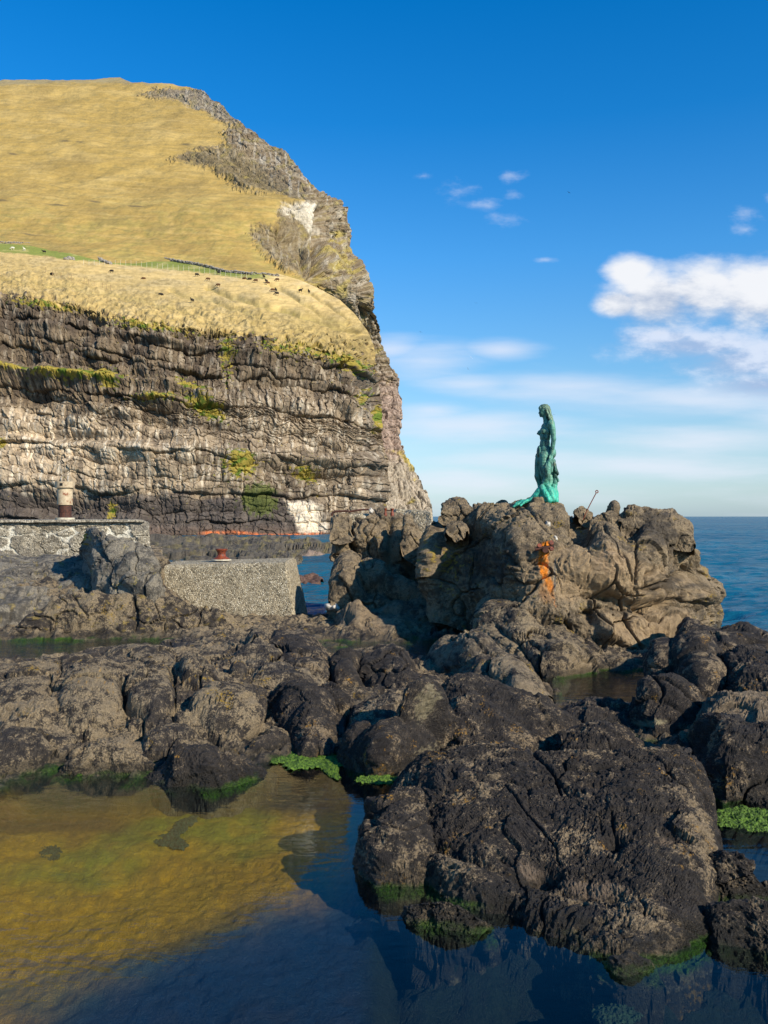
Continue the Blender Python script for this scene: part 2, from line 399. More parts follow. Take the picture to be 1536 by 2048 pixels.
M_WOOL_W = mat_plain('white_fleece', (.50,.45,.36), (.75,.70,.58), 12, .95, .5, .03)
M_BIRDW = mat_plain('white_feathers', (.6,.6,.6), (.8,.8,.8), 8, .8, .1, .01)
M_BIRDD = mat_plain('dark_feathers', (.03,.03,.035), (.09,.09,.10), 8, .8, .1, .01)
M_WEED = mat_plain('dark_green_algae', (.006,.014,.007), (.022,.045,.018), 30, .6, .9, .03)
M_ALGAE = mat_plain('bright_green_algae', (.022,.050,.005), (.11,.20,.012), 34, .6, .9, .03)
M_SWEED = mat_plain('red_brown_seaweed', (.04,.02,.012), (.14,.075,.05), 9, .8, .8, .05)

def mat_concrete(name, c1, c2, c3, scale=1.0):
    m, n, out = material(name); tc = n.new('ShaderNodeTexCoord'); o = tc.outputs['Object']
    v = n.vor(o, 22*scale, out='Color'); hs = n.new('ShaderNodeSeparateColor'); n.l.new(v, hs.inputs[0])
    vd = n.vor(o, 22*scale)
    a = n.noise(o, 2.2*scale, 6, .65); a2 = n.noise(o, 30*scale, 4, .7)
    col = n.mix(n.mr(a2, .35, .65), c1, c2)
    col = n.mix(n.m('MULTIPLY', n.mr(hs.outputs[0], .45, .8), n.mr(vd, .35, .55, 1, 0)), col, c3)
    col = n.mix(n.m('MULTIPLY', n.mr(hs.outputs[1], .7, .9), .75), col, [q*.35 for q in c1])
    col = n.mix(n.m('MULTIPLY', n.mr(a, .42, .62), .35), col, [q*.6 for q in c1])
    at = n.new('ShaderNodeAttribute', attribute_name='paint')
    col = n.mix(at.outputs['Alpha'], col, at.outputs['Color'])
    principled(n, out, col, .9, n.bump(n.m('ADD', n.mr(vd, 0, .6, 1, 0), a2), .8, .035), spec=.3)
    return m
M_CONC = mat_concrete('exposed_aggregate_concrete', (.24,.20,.13), (.46,.385,.26), (.70,.62,.47))
M_WALL = mat_concrete('lime_crusted_masonry', (.20,.17,.125), (.38,.33,.24), (.60,.54,.42), .7)

# bronze with verdigris
def mat_bronze(name, dark, green, bright, zlo=.55):
    m, n, out = material(name); tc = n.new('ShaderNodeTexCoord'); o = tc.outputs['Object']
    sp = n.new('ShaderNodeSeparateXYZ'); n.l.new(o, sp.inputs[0])
    a = n.noise(n.mapping(o, sc=(1,1,.35)), 4.5, 7, .7); b = n.noise(o, 19, 5, .7); c = n.noise(n.mapping(o, sc=(2.4,2.4,.35)), 7, 5, .6)
    col = n.mix(n.mr(a, .38, .56), dark, green)
    col = n.mix(n.m('MULTIPLY', n.mr(c, .54, .66), .8), col, (.19,.23,.15))
    zz = n.m('ADD', sp.outputs[2], n.m('MULTIPLY', n.m('SUBTRACT', a, .5), .9))
    col = n.mix(n.m('MULTIPLY', n.mr(zz, zlo-.25, zlo+.15, 1, 0), n.mr(b, .33, .58, .25, 1.)), col, bright)
    principled(n, out, col, .62, n.bump(n.m('ADD', b, c), .5, .02), .25, .5)
    return m
M_BRONZE = mat_bronze('verdigris_bronze', (.010,.036,.031), (.095,.27,.20), (.035,.42,.29))
M_HAIR = mat_bronze('hair_bronze', (.06,.10,.07), (.17,.27,.18), (.05,.30,.20), -5)

# water
def mat_pool():
    m, n, out = material('tide_pool_water'); tc = n.new('ShaderNodeTexCoord'); o = tc.outputs['Object']
    w1 = n.noise(n.mapping(o, sc=(1.0,2.6,1), rot=(0,0,.18)), 2.2, 3, .5, .8); w2 = n.noise(n.mapping(o, sc=(1,2.2,1), rot=(0,0,-.15)), 9, 2, .5)
    spy = n.new('ShaderNodeSeparateXYZ'); n.l.new(o, spy.inputs[0]); breeze = n.m('MULTIPLY', n.mr(n.noise(o, .35, 2, .5), .40, .65, .25, 1.0), n.mr(spy.outputs[1], 12.5, 14.5, 1, 22))
    h = n.m('MULTIPLY', n.m('ADD', w1, n.m('MULTIPLY', w2, .14)), breeze)
    nb = n.bump(h, 1.0, .0040)
    fr = n.new('ShaderNodeFresnel'); n.l.new(nb, fr.inputs['Normal']); geo = n.new('ShaderNodeNewGeometry')
    n.l.new(n.m('ADD', 1.333, n.m('MULTIPLY', geo.outputs['Backfacing'], 1/1.333-1.333)), fr.inputs[0])   # the same reflectance seen from either side
    gl = n.new('ShaderNodeBsdfGlossy'); gl.inputs['Roughness'].default_value = .015; n.l.new(nb, gl.inputs['Normal'])
    tr = n.new('ShaderNodeBsdfTransparent'); tr.inputs[0].default_value = (.70,.80,.80,1)
    mx = n.new('ShaderNodeMixShader'); n.l.new(fr.outputs[0], mx.inputs[0]); n.l.new(tr.outputs[0], mx.inputs[1]); n.l.new(gl.outputs[0], mx.inputs[2])
    n.l.new(mx.outputs[0], out.inputs[0]); return m
M_POOL = mat_pool()
def mat_sea():
    m, n, out = material('sea_water'); tc = n.new('ShaderNodeTexCoord'); o = tc.outputs['Object']
    w1 = n.noise(n.mapping(o, sc=(.35,1,1), rot=(0,0,.25)), .9, 5, .62, .6); w2 = n.noise(n.mapping(o, sc=(.4,1,1), rot=(0,0,-.2)), .11, 5, .6); w3 = n.noise(n.mapping(o, sc=(.3,1,1)), .012, 4, .6)
    h = n.m('ADD', n.m('MULTIPLY', w1, .35), n.m('ADD', n.m('MULTIPLY', w2, 1.6), n.m('MULTIPLY', w3, 6.)))
    nb = n.bump(h, 1.0, .8)
    col = n.mix(n.mr(w3, .3, .7), (.004,.075,.135), (.008,.12,.19))
    cap = n.m('MULTIPLY', n.mr(w1, .70, .74), n.mr(w2, .56, .62))
    col = n.mix(n.m('MULTIPLY', cap, .55), col, (.6,.65,.7))
    df = n.new('ShaderNodeBsdfDiffuse'); n.put(df.inputs[0], col); n.l.new(nb, df.inputs['Normal'])
    gl = n.new('ShaderNodeBsdfGlossy'); gl.inputs['Roughness'].default_value = .16; n.l.new(nb, gl.inputs['Normal'])
    fr = n.new('ShaderNodeFresnel'); fr.inputs[0].default_value = 1.333; n.l.new(nb, fr.inputs['Normal'])
    mx = n.new('ShaderNodeMixShader'); n.l.new(n.m('MULTIPLY', n.m('MINIMUM', fr.outputs[0], .5), .72), mx.inputs[0]); n.l.new(df.outputs[0], mx.inputs[1]); n.l.new(gl.outputs[0], mx.inputs[2])
    n.l.new(mx.outputs[0], out.inputs[0]); return m
M_SEA = mat_sea()
# ------------------------------------------------------------------ far landscape
def sheet(name, pts, z, mat):
    bm = bmesh.new(); f = bm.faces.new([bm.verts.new((p[0], p[1], z)) for p in pts]); f.normal_update()
    if f.normal.z < 0: f.normal_flip()
    me = bpy.data.meshes.new(name); bm.to_mesh(me); bm.free()
    return link(name, me, mat)
def resample(poly, n, fine=None):
    p = np.array(poly, float); d = np.r_[0, np.cumsum(np.hypot(*(p[1:]-p[:-1]).T))]
    t = np.linspace(0, d[-1], n); return np.stack([np.interp(t, d, p[:,0]), np.interp(t, d, p[:,1])], -1)
def coons(bot, top, left, right, nu, nv):
    """transfinite patch in (px,py); bot/top run left to right, left/right run bottom to top"""
    b = resample(bot, nu); t = resample(top, nu); l = resample(left, nv); r = resample(right, nv)
    u = np.linspace(0,1,nu)[:,None,None]; v = np.linspace(0,1,nv)[None,:,None]
    return (1-v)*b[:,None]+v*t[:,None]+(1-u)*l[None]+u*r[None]-((1-u)*(1-v)*b[0]+u*(1-v)*b[-1]+(1-u)*v*t[0]+u*v*t[-1])

E_PTS = [(-400,552),(-100,570),(0,582),(60,590),(100,601),(140,604),(200,624),(250,634),(300,640),(350,651),(450,664),(520,668),(560,682),(600,686),(650,700),(700,708),(740,722),(790,735)]
def edge(px): return ip(px, E_PTS)
V_PTS = [(-400,470),(0,484),(130,489),(230,503),(300,509),(400,527),(450,540),(520,546),(560,548),(600,560),(640,578),(680,600),(710,628),(735,662),(752,695),(800,720)]
R_NEAR = [(786,1085),(782,1030),(779,1000),(777,960),(774,900),(768,850),(766,800),(757,770),(755,735),(748,700)]

def D_near(px, py):
    e = edge(px)
    D0 = 176+12*sst(300,760,px)
    Rr = np.interp(-py, [-p[1] for p in R_NEAR], [p[0] for p in R_NEAR])
    turn = 45*sst(-75, 0, px-Rr)**2.2
    Dc = D0+(1072-py)*.032+turn
    Dtop = D0+(1072-e)*.032+turn
    ztop = ZC-(e-HY)/F*Dtop
    el = (HY-py)/F
    g = .40+.10*sst(200,700,px)
    # pasture plane rising behind the cliff edge
    Dp = (ztop-g*Dtop-ZC)/(np.minimum(el, g-.04)-g)
    t = sst(-14, 8, e-py)
    return Dc*(1-t)+np.maximum(Dp, Dtop)*t
def near_pt(px, py):
    a = np.array([float(px)]); b = np.array([float(py)])
    return w3(px, py, float(D_near(a, b)[0]))

def gauss(px, py, cx, cy, rx, ry, ang=0):
    a = math.radians(ang); dx = px-cx; dy = py-cy
    return np.exp(-(((dx*math.cos(a)+dy*math.sin(a))/rx)**2+((-dx*math.sin(a)+dy*math.cos(a))/ry)**2))

def lerpc(c, d, t):
    t = np.asarray(t)[...,None]; return c*(1-t)+np.array(d)*t

def build_near():
    nu, nv = 980, 620
    g = coons([(-320,1085),(786,1085)], [(-320,474)]+[p for p in V_PTS if -300 < p[0] < 740]+[(748,690)], [(-320,1085),(-320,474)], R_NEAR[:-1]+[(748,690)], nu, nv)
    px, py = g[...,0], g[...,1]
    D = D_near(px, py); D = blur(D, 2)
    P = V3((px-CX)/F*D, D, ZC-(py-HY)/F*D)
    N = grid_n(P)
    e = edge(px)+fbm(V3(px/26, px*0, py*0), 4, 5)*9
    s = (py-e)/(1072-e)*38.                 # metres below the cliff top
    xm = px*.1
    rock = sst(-.4, 1.2, s+fbm(V3(px/9, py/9, 0*px), 3, 9)*(1.8+5*sst(480,700,px)))
    wx = fbm(V3(xm/9, s/7, 0*s), 3, 21)
    sw = s+wx*1.3+fbm(V3(xm/2.6, s/2.6, 0*s), 2, 22)*.30
    # beds of uneven thickness
    bt = np.cumsum([0,2.2,1.3,3.0,1.6,2.4,3.4,1.4,2.6,2.0,3.3,1.7,2.9,2.2,3.1,2.0,3.6,2.0]); nb = len(bt)
    li = np.clip(np.searchsorted(bt, np.clip(sw,0,bt[-1]-.01).ravel()).reshape(sw.shape), 1, nb-1)
    lo = bt[li-1]; th = bt[li]-bt[li-1]; fr = (np.clip(sw,0,bt[-1]-.01)-lo)/th
    rr_ = np.random.RandomState(4); boff = rr_.rand(nb); bw = 1.1+2.4*rr_.rand(nb)
    def hsh(a, b, s_):
        a = a.astype(np.int64).astype(np.uint32); b = np.asarray(b).astype(np.int64).astype(np.uint32)
        return (_mixh(a*_A ^ b*_B ^ np.uint32(s_)) & np.uint32(65535))/65535.
    mass = sst(14,19,s+2*fbm(V3(px/60,py/60,0*s),2,13))      # lower beds are massive, upper ones closely jointed
    loff = pn(V3(xm/8.+li*7.3, li*3.1, 0*s), 31)*2.0+(boff[li]-.5)*1.7
    prof = np.clip(np.sin(np.pi*np.clip(fr,0.01,.99)), 0, 1)**.22
    d = loff*.75+prof*1.1-1.0
    # vertical joints within each bed
    xw = xm+.55*fbm(V3(xm/1.6, s/1.3, li*3.), 3, 3)+.25*pn(V3(xm*1.5,s*1.5,0*s),4)
    u = xw/(bw[li]*(1+.8*mass)); ui = np.floor(u+3*boff[li]); uf = u+3*boff[li]-ui
    tone = hsh(ui, li, 77); ej = np.minimum(uf,1-uf)*bw[li]
    d += (tone-.5)*.95*(1-.35*mass)-.40*np.exp(-(ej/.11)**2)
    # sub-blocks
    sub = np.floor(fr*(1+np.floor(th/1.1))); u2 = xw/(.45+.5*boff[li])+hsh(ui,sub,5)*3; ui2 = np.floor(u2); uf2 = u2-ui2
    t2_ = hsh(ui2, li*9+sub, 78)
    d += ((t2_-.5)*.40-.12*np.exp(-(np.minimum(uf2,1-uf2)/.12)**2))*(1-.5*mass)
    q = V3(xm/3.2, s/1.4, 0*s)+.3*np.stack([fbm(V3(xm/2,s/2,0*s),2,k_) for k_ in (35,36,37)],-1)
    f1, f2, c = worley(q, 41)
    d += mass*((c-.5)*.55-.22*np.exp(-((f2-f1)/.06)**2))
    d += fbm(V3(xm/.5, s/.5, 0*s), 3, 47)*.10
    d += fbm(V3(xm/12, s/9, 0*s), 3, 51)*2.0
    # large features: ledges with turf, overhung hollows, caves at the foot
    for (cx,cy,rx,ry,a,h) in ((155,752,105,9,5,2.6),(400,790,55,12,22,2.2),(330,800,70,9,6,1.8),(60,790,75,26,8,-3.2),(20,735,60,9,5,1.5),
                          (90,1012,70,24,-4,-3.6),(250,905,240,16,4,1.6),(610,920,130,9,4,1.8),(620,948,120,10,5,-2.4),(300,1022,230,20,2,-2.0),
                          (480,930,34,28,0,1.8),(515,1000,50,34,20,1.4),(612,1032,44,34,0,1.8),(690,830,26,16,30,-2.0),(700,905,60,16,0,-1.4),(150,870,140,9,3,-1.8),(330,842,170,9,6,-1.6),(560,770,90,12,5,-1.4),(430,700,200,8,9,1.3),(250,680,200,6,8,-1.3),(120,660,140,6,8,1.0)):
        d += h*gauss(px, py, cx, cy, rx, ry, a)
    cliffamp = rock*(1-.3*sst(30,38,s))
    turf = 1-rock
    xr = px*.1; yr = D*.35
    tussock = fbm(V3(xr*1.3, yr*1.0, P[...,2]*.8), 4, 61)*.07+fbm(V3(xr*.5, yr*.3, P[...,2]*.4), 3, 62)*.9*sst(-7,-1,s)
    gul = 0
    for line, w, dep in (([(415,575),(470,592),(560,618),(640,640),(720,668)],5,1.1),([(540,565),(600,600),(650,632),(700,650)],4,.9),([(340,582),(420,600),(520,632)],4,.7),([(0,556),(120,570),(260,596),(400,628)],4,.6),([(600,575),(660,610),(700,640)],3,.7)):
        gul = gul+dep*np.exp(-(segd(px, py+fbm(V3(px/40,py*0,py*0),2,66)*6, line)/w)**2)
    d = d*cliffamp+tussock*turf-gul*turf
    d = d*sst(0, 12, px+318)
    P = P+N*d[...,None]
    # turf lip sags over the cliff
    # ---------------- colours
    n1 = fbm(V3(xm/3, s/2.4, 0*s), 5, 71); n2 = fbm(V3(xm/.8, s/3.6, 0*s), 4, 72); n3 = fbm(V3(xm/6, s/1.1, 0*s), 4, 73)
    dark = np.array((.078,.057,.039)); brown = np.array((.155,.113,.070)); tan = np.array((.44,.34,.225)); pale = np.array((.56,.48,.36))
    C = np.zeros(P.shape)+dark
    C = lerpc(C, brown, sst(-.35,.45,n1+(tone-.5)*.9+(t2_-.5)*.4))
    tz = sst(15,20.5,s+n1*4)*(1-sst(29,32,s+n3*3))
    tz2 = np.maximum(tz*sst(0,560,700-px+fbm(V3(px/50,py/50,0*s),2,8)*80), .75*gauss(px,py,600,860,190,80)+.55*gauss(px,py,700,1000,90,60))
    C = lerpc(C, tan, np.clip(tz2*(.72+.55*n3),0,1))
    C = lerpc(C, pale, np.clip(sst(.10,.34,n2)*(.22+.6*tz2),0,1)); C = lerpc(C, np.array((.07,.052,.038)), sst(.12,.42,fbm(V3(xm/.9, s/6., 0*s),4,74))*.6)
    C = lerpc(C, np.array((.075,.062,.055)), sst(29.5,31.5,s+n3*1.5)*(1-sst(585,640,px))*.8)
    C = lerpc(C, np.array((.11,.075,.055)), sst(35.5,37,s+n1)*.7)
    # pale fresh rock face at the foot, iron red band at the tide line
    C = lerpc(C, (.66,.56,.42), (1-sst(-8,3,polyd(px,py,[(566,1000),(618,1002),(640,1018),(655,1062),(600,1066),(585,1040)])+n1*14))*.95)
    ob = 1068+4*np.sin(px/40)-sst(520,470,px)*2
    C = lerpc(C, (.60,.16,.045), np.exp(-((py-ob)/3.2)**2)*sst(392,420,px)*(1-sst(625,660,px))*np.clip(.75+n2,0,1))
    # moss and turf on the ledges
    moss = 0
    for (cx,cy,rx,ry,a,w) in ((155,750,95,11,3,1.3),(215,756,26,20,30,1.2),(384,772,34,13,20,1.2),(412,816,46,15,25,1.3),(318,796,52,9,0,.9),(478,932,32,26,0,1.3),(615,946,30,18,25,.9),(218,1018,9,24,0,1.1),(762,835,10,26,0,1.2),(733,795,18,20,40,.9),(20,735,50,8,5,.9),(455,700,20,60,0,.7),(620,690,100,26,12,.9),(300,650,90,14,6,.9),(95,610,80,10,6,.9),(560,700,60,18,8,.7),(690,720,60,22,20,1.0),(0,885,14,10,0,1.)):
        moss = np.maximum(moss, w*gauss(px,py,cx,cy,rx,ry,a))
    mm = sst(.36,.52, moss*.82+fbm(V3(px/9,py/5,0*s),4,81)*.62)
    mc = lerpc(np.zeros(P.shape)+np.array((.28,.215,.04)), (.10,.14,.018), sst(-.05,.3,fbm(V3(px/18,py/12,0*s),3,82)))
    mg = sst(.38,.6, gauss(px,py,518,1000,46,36,30)*.9+fbm(V3(px/9,py/9,0*s),4,83)*.35)
    C = C*(1-mm[...,None])+mc*mm[...,None]
    C = lerpc(C, (.085,.10,.022), mg*.85)
    # turf
    gold = np.array((.62,.44,.175)); G = np.zeros(P.shape)+gold
    t1 = fbm(V3(px/60,py/14,0*s),4,91); t2 = fbm(V3(px/16,py/5,0*s),4,92)
    G = lerpc(G, (.66,.49,.235), sst(-.1,.4,t1))
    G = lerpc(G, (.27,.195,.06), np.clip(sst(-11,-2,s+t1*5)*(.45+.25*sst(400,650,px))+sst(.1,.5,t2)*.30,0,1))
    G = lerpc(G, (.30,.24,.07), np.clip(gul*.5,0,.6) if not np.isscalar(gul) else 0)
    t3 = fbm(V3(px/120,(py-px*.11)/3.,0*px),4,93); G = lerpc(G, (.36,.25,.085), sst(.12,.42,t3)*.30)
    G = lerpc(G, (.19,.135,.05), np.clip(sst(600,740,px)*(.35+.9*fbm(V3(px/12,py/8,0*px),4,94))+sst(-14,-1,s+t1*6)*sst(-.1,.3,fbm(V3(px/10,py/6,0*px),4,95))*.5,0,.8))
    fence_y = ip(px, [(-400,512),(0,503),(90,512),(140,520),(200,524),(250,530),(300,535),(400,545),(497,558),(560,556)])
    gs = (1-sst(-2,2,py-fence_y+t2*3))*(1-sst(505,560,px))
    G = lerpc(G, (.19,.225,.04), gs*.95)
    G = lerpc(G, (.44,.37,.13), gs*sst(.0,.3,t1)*.6)
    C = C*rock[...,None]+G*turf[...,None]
    alpha = np.maximum(turf, mm)
    # roll-over strips so that the top and the right-hand end are closed
    Q = [grid_q(nu, nv)]; V = [P.reshape(-1,3)]; A = [np.concatenate([C, alpha[...,None]], -1).reshape(-1,4)]; off = nu*nv
    def strip(edgeP, edgeC, fn, rows):
        nonlocal off
        k = len(edgeP); S = np.stack([edgeP]+[fn(edgeP, i) for i in range(1, rows)], 1)
        cc = np.repeat(edgeC[:,None], rows, 1)
        V.append(S.reshape(-1,3)); A.append(cc.reshape(-1,4)); Q.append(grid_q(k, rows, off)); off += k*rows
    AA = np.concatenate([C, alpha[...,None]], -1)
    strip(P[:,-1], AA[:,-1], lambda p,i: p+np.array((0, 7.*i, 1.0*i-.9*i*i*.5)), 8)
    strip(P[-1,:], AA[-1,:], lambda p,i: p+np.array((-.8*i*i, 9.*i, 0)), 8)
    me = raw_mesh('hill', np.concatenate(V), np.concatenate(Q), np.concatenate(A))
    return tag(link('hill', me, M_HILL), kind='structure')

SKYR = [(866,1075),(866,1040),(864,1012),(852,985),(838,955),(822,935),(806,912),(803,880),(804,840),(800,795),(796,762),(782,735),(768,700),(760,660),(748,600),(742,560),(722,520),(714,490),(706,460),(694,418),(680,402),(640,386),(606,352),(580,318),(566,304),(540,292),(505,265),(470,240),(455,228),(440,208),(425,203),(408,186),(392,177)]
TOPL = [(-400,150),(-200,158),(0,158),(40,156),(120,161),(180,158),(240,160),(262,166),(300,170),(340,169),(392,177)]
ROCKB = [(262,188),(300,180),(392,172),(900,172),(900,1100),(660,1100),(700,640),(640,575),(588,548),(560,540),(520,505),(482,470),(500,458),(550,455),(545,430),(560,412),(600,405),(560,395),(470,382),(450,360),(420,340),(370,330),(330,318),(350,308),(400,296),(450,290),(440,262),(470,256),(400,228),(350,205),(280,196)]
def build_mountain():
    nu, nv = 900, 760
    g = coons([(-400,1075),(866,1075)], TOPL, [(-400,1075),(-400,150)], SKYR, nu, nv)
    px, py = g[...,0], g[...,1]
    el = (HY-py)/F
    gs = .68
    el_b = .275
    Dg = (87.7-gs*290-ZC)/(np.clip(el, -1, .60)-gs)
    Dg = np.where(el < el_b, 280+0*el+(el_b-el)*20, Dg)
    Dc = 400+(1033-py)*.07-30*sst(900,1060,py)+40*sst(600,860,px)
    t = np.clip(sst(60, -300, blur(polyd(px, py, ROCKB), 30))*.9+.5*sst(600,760,px),0,1)
    D = np.maximum(Dg, 0)*(1-t)+Dc*t
    D = np.where((py > 700), np.maximum(D, Dc), D)
    tt = sst(560,700,py); D = D*(1-tt)+np.maximum(D,Dc)*tt
    D = blur(D, 6)
    P = V3((px-CX)/F*D, D, ZC-(py-HY)/F*D)
    N = grid_n(P)
    X, Y, Z = P[...,0], P[...,1], P[...,2]
    nr = fbm(V3(px/30,py/14,0*px),4,101)
    rd = polyd(px, py, ROCKB)+nr*9+4
    rock = 1-sst(-6, 6, rd+7*fbm(V3(px/7,py/4,0*px),3,102))
    # horizontal lava beds, terraced
    zz = Z+3*fbm(V3(X/40, Y/40, 0*Z), 3, 103)+X*.05
    zz = zz+9*pn(V3(0*zz, 0*zz, zz/16), 109); bed = zz/7.5; fr = bed-np.floor(bed); bi = np.floor(bed)
    off = pn(V3(X/22+bi*3.7, bi*1.9, Y/60), 104)*4
    prof = np.sin(np.pi*np.clip(fr,0.01,.99))**.25*1.5
    steep = sst(600,760,px)
    sk = .35+.65*steep; d = (off*.45+prof*.9-1.6)*sk
    f1,f2,c = worley(V3((X+Y*.5)/6., Z/7., 0*Z), 105); d += ((c-.5)*2.2-.9*np.exp(-((f2-f1)/.1)**2))*sk
    f1,f2,c = worley(V3((X+Y*.5)/2.3, Z/2.8, 0*Z), 106); d += ((c-.5)*.9-.5*np.exp(-((f2-f1)/.12)**2))*sk
    d += fbm(V3((X+Y*.6)/14, Z/60, 0*Z), 4, 107)*5*(.4+.6*steep)
    d += fbm(V3(X/2.5,Y/2.5,Z/2.5), 3, 108)*.6
    for pts, w, dep in (([(640,420),(632,500),(640,580),(660,640)],9,-6),([(712,480),(716,560),(735,640)],7,-5),([(560,470),(600,500),(620,560)],10,-3)):
        d += dep*np.exp(-(segd(px,py,pts)/w)**2)
    shore = sst(900,960,py)
    gd = fbm(V3(X/9,Y/9,Z/9),4,111)*.7+fbm(V3(X/50,Y/50,Z/50),3,112)*2.5
    d = d*rock+gd*(1-rock)+1.2*rock
    d = d*sst(0,10,px+398)
    P = P+N*d[...,None]
    n1 = fbm(V3(px/22,py/14,0*px),5,121); n2 = fbm(V3(px/9,py/34,0*px),4,122); n3 = fbm(V3(px/70,py/5,0*px),4,123)
    C = np.zeros(P.shape)+np.array((.165,.122,.072))
    C = lerpc(C, (.27,.225,.165), sst(-.1,.4,n3))
    C = lerpc(C, (.24,.19,.075), sst(.05,.4,n1)*.75)
    C = lerpc(C, (.43,.385,.31), np.clip(sst(.18,.42,n2),0,1)*.5)
    hiR = (1-sst(-10,4,polyd(px,py,[(262,188),(392,172),(470,240),(400,228),(330,208)])))
    C = lerpc(C, (.27,.235,.18), hiR*.35)
    C = lerpc(C, (.115,.09,.05), (1-sst(-14,6,polyd(px,py,[(330,318),(400,300),(520,330),(640,420),(560,405),(470,380)])+n1*18))*.6)
    pf = (1-sst(-4,4,polyd(px,py,[(556,412),(592,404),(630,412),(638,470),(620,480),(596,440),(560,430)])+n1*12))
    C = lerpc(C, (.60,.54,.43), pf*.9)
    low = sst(720,800,py)*sst(700,760,px)
    C = lerpc(C, (.31,.225,.18), low*.8)
    C = lerpc(C, (.34,.29,.21), sst(900,940,py)*.75)
    C = lerpc(C, (.40,.31,.05), np.clip(sst(.2,.45,gauss(px,py,822,925,26,12,40)*.9+n1*.4)+sst(.3,.6,gauss(px,py,675,520,60,60)*.6+n1*.7)*.5,0,1)*.7)
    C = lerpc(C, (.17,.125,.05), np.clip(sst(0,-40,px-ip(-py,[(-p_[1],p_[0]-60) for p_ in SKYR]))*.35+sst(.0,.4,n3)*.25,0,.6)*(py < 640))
    G = np.zeros(P.shape)+np.array((.37,.25,.072))
    t1 = fbm(V3(px/90,py/22,0*px),5,131); t2 = fbm(V3(px/22,py/6,0*px),4,132)
    G = lerpc(G, (.43,.30,.10), sst(-.1,.5,t1))
    G = lerpc(G, (.25,.21,.048), np.clip(sst(380,470,py+t1*60)*.5*sst(-.3,.4,t2+t1),0,1))
    G = lerpc(G, (.24,.185,.07), sst(.12,.5,t2)*.45)
    t3 = fbm(V3(px/160,(py-px*.06)/3.2,0*px),4,133); t4 = fbm(V3(px/140,py/60,0*px),4,134)
    G = lerpc(G, (.25,.17,.055), sst(.05,.4,t4)*.45); G = lerpc(G, (.19,.15,.055), sst(.14,.42,t3)*.25); G = lerpc(G, (.52,.38,.16), sst(.16,.42,-t3)*.2)
    G = lerpc(G, (.26,.215,.12), (1-sst(0,12,py-164+t2*8))*.8)
    sc = 0
    for (cx,cy,r) in ((60,470,6),(190,403,5),(115,409,9),(270,415,8),(5,405,5),(130,285,4),(160,287,3),(25,305,4),(372,290,4)):
        sc = np.maximum(sc, gauss(px,py,cx,cy,r*2.2,1.5,4))
    G = lerpc(G, (.13,.10,.05), np.clip(sc*1.3,0,.85))
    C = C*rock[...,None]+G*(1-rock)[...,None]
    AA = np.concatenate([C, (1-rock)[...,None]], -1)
    Q = [grid_q(nu, nv)]; V = [P.reshape(-1,3)]; A = [AA.reshape(-1,4)]; off = nu*nv
    for eP, eC, fn in ((P[:,-1], AA[:,-1], lambda p,i: p+np.array((0, 16.*i, -2.2*i*i*.5))), (P[-1,:], AA[-1,:], lambda p,i: p+np.array((-2.*i*i, 14.*i, 0)))):
        S = np.stack([eP]+[fn(eP, i) for i in range(1, 9)], 1); V.append(S.reshape(-1,3)); A.append(np.repeat(eC[:,None], 9, 1).reshape(-1,4)); Q.append(grid_q(len(eP), 9, off)); off += len(eP)*9
    me = raw_mesh('mountain', np.concatenate(V), np.concatenate(Q), np.concatenate(A))
    return tag(link('mountain', me, M_HILL), kind='structure')
build_near()
build_mountain()

def build_sea():
    px = np.arange(-900, 2600, 6.5); D = 20*np.exp(np.linspace(0, math.log(80000/20.), 1000)); PX, DD = np.meshgrid(px, D, indexing='ij')
    X = (PX-CX)/F*DD; X = X*(1+sst(200,4000,DD)*3)
    a = fbm(V3(X/2.2+DD*.2, DD/1.1, 0*X), 3, 701)*.16*sst(140,40,DD); b = (billow(V3(X/11+DD*.02, DD/5., 0*X), 2, 702)-.4)*-.42*sst(600,150,DD); c = fbm(V3(X/60, DD/30, 0*X), 2, 703)*.5*sst(2500,700,DD)
    cc = sst(0.,10,DD-24)
    P = V3(X, DD, (a+b+c)*cc-.12)
    return tag(link('sea', raw_mesh('sea', P.reshape(-1,3), grid_q(*PX.shape)), M_SEA), kind='structure')
build_sea()
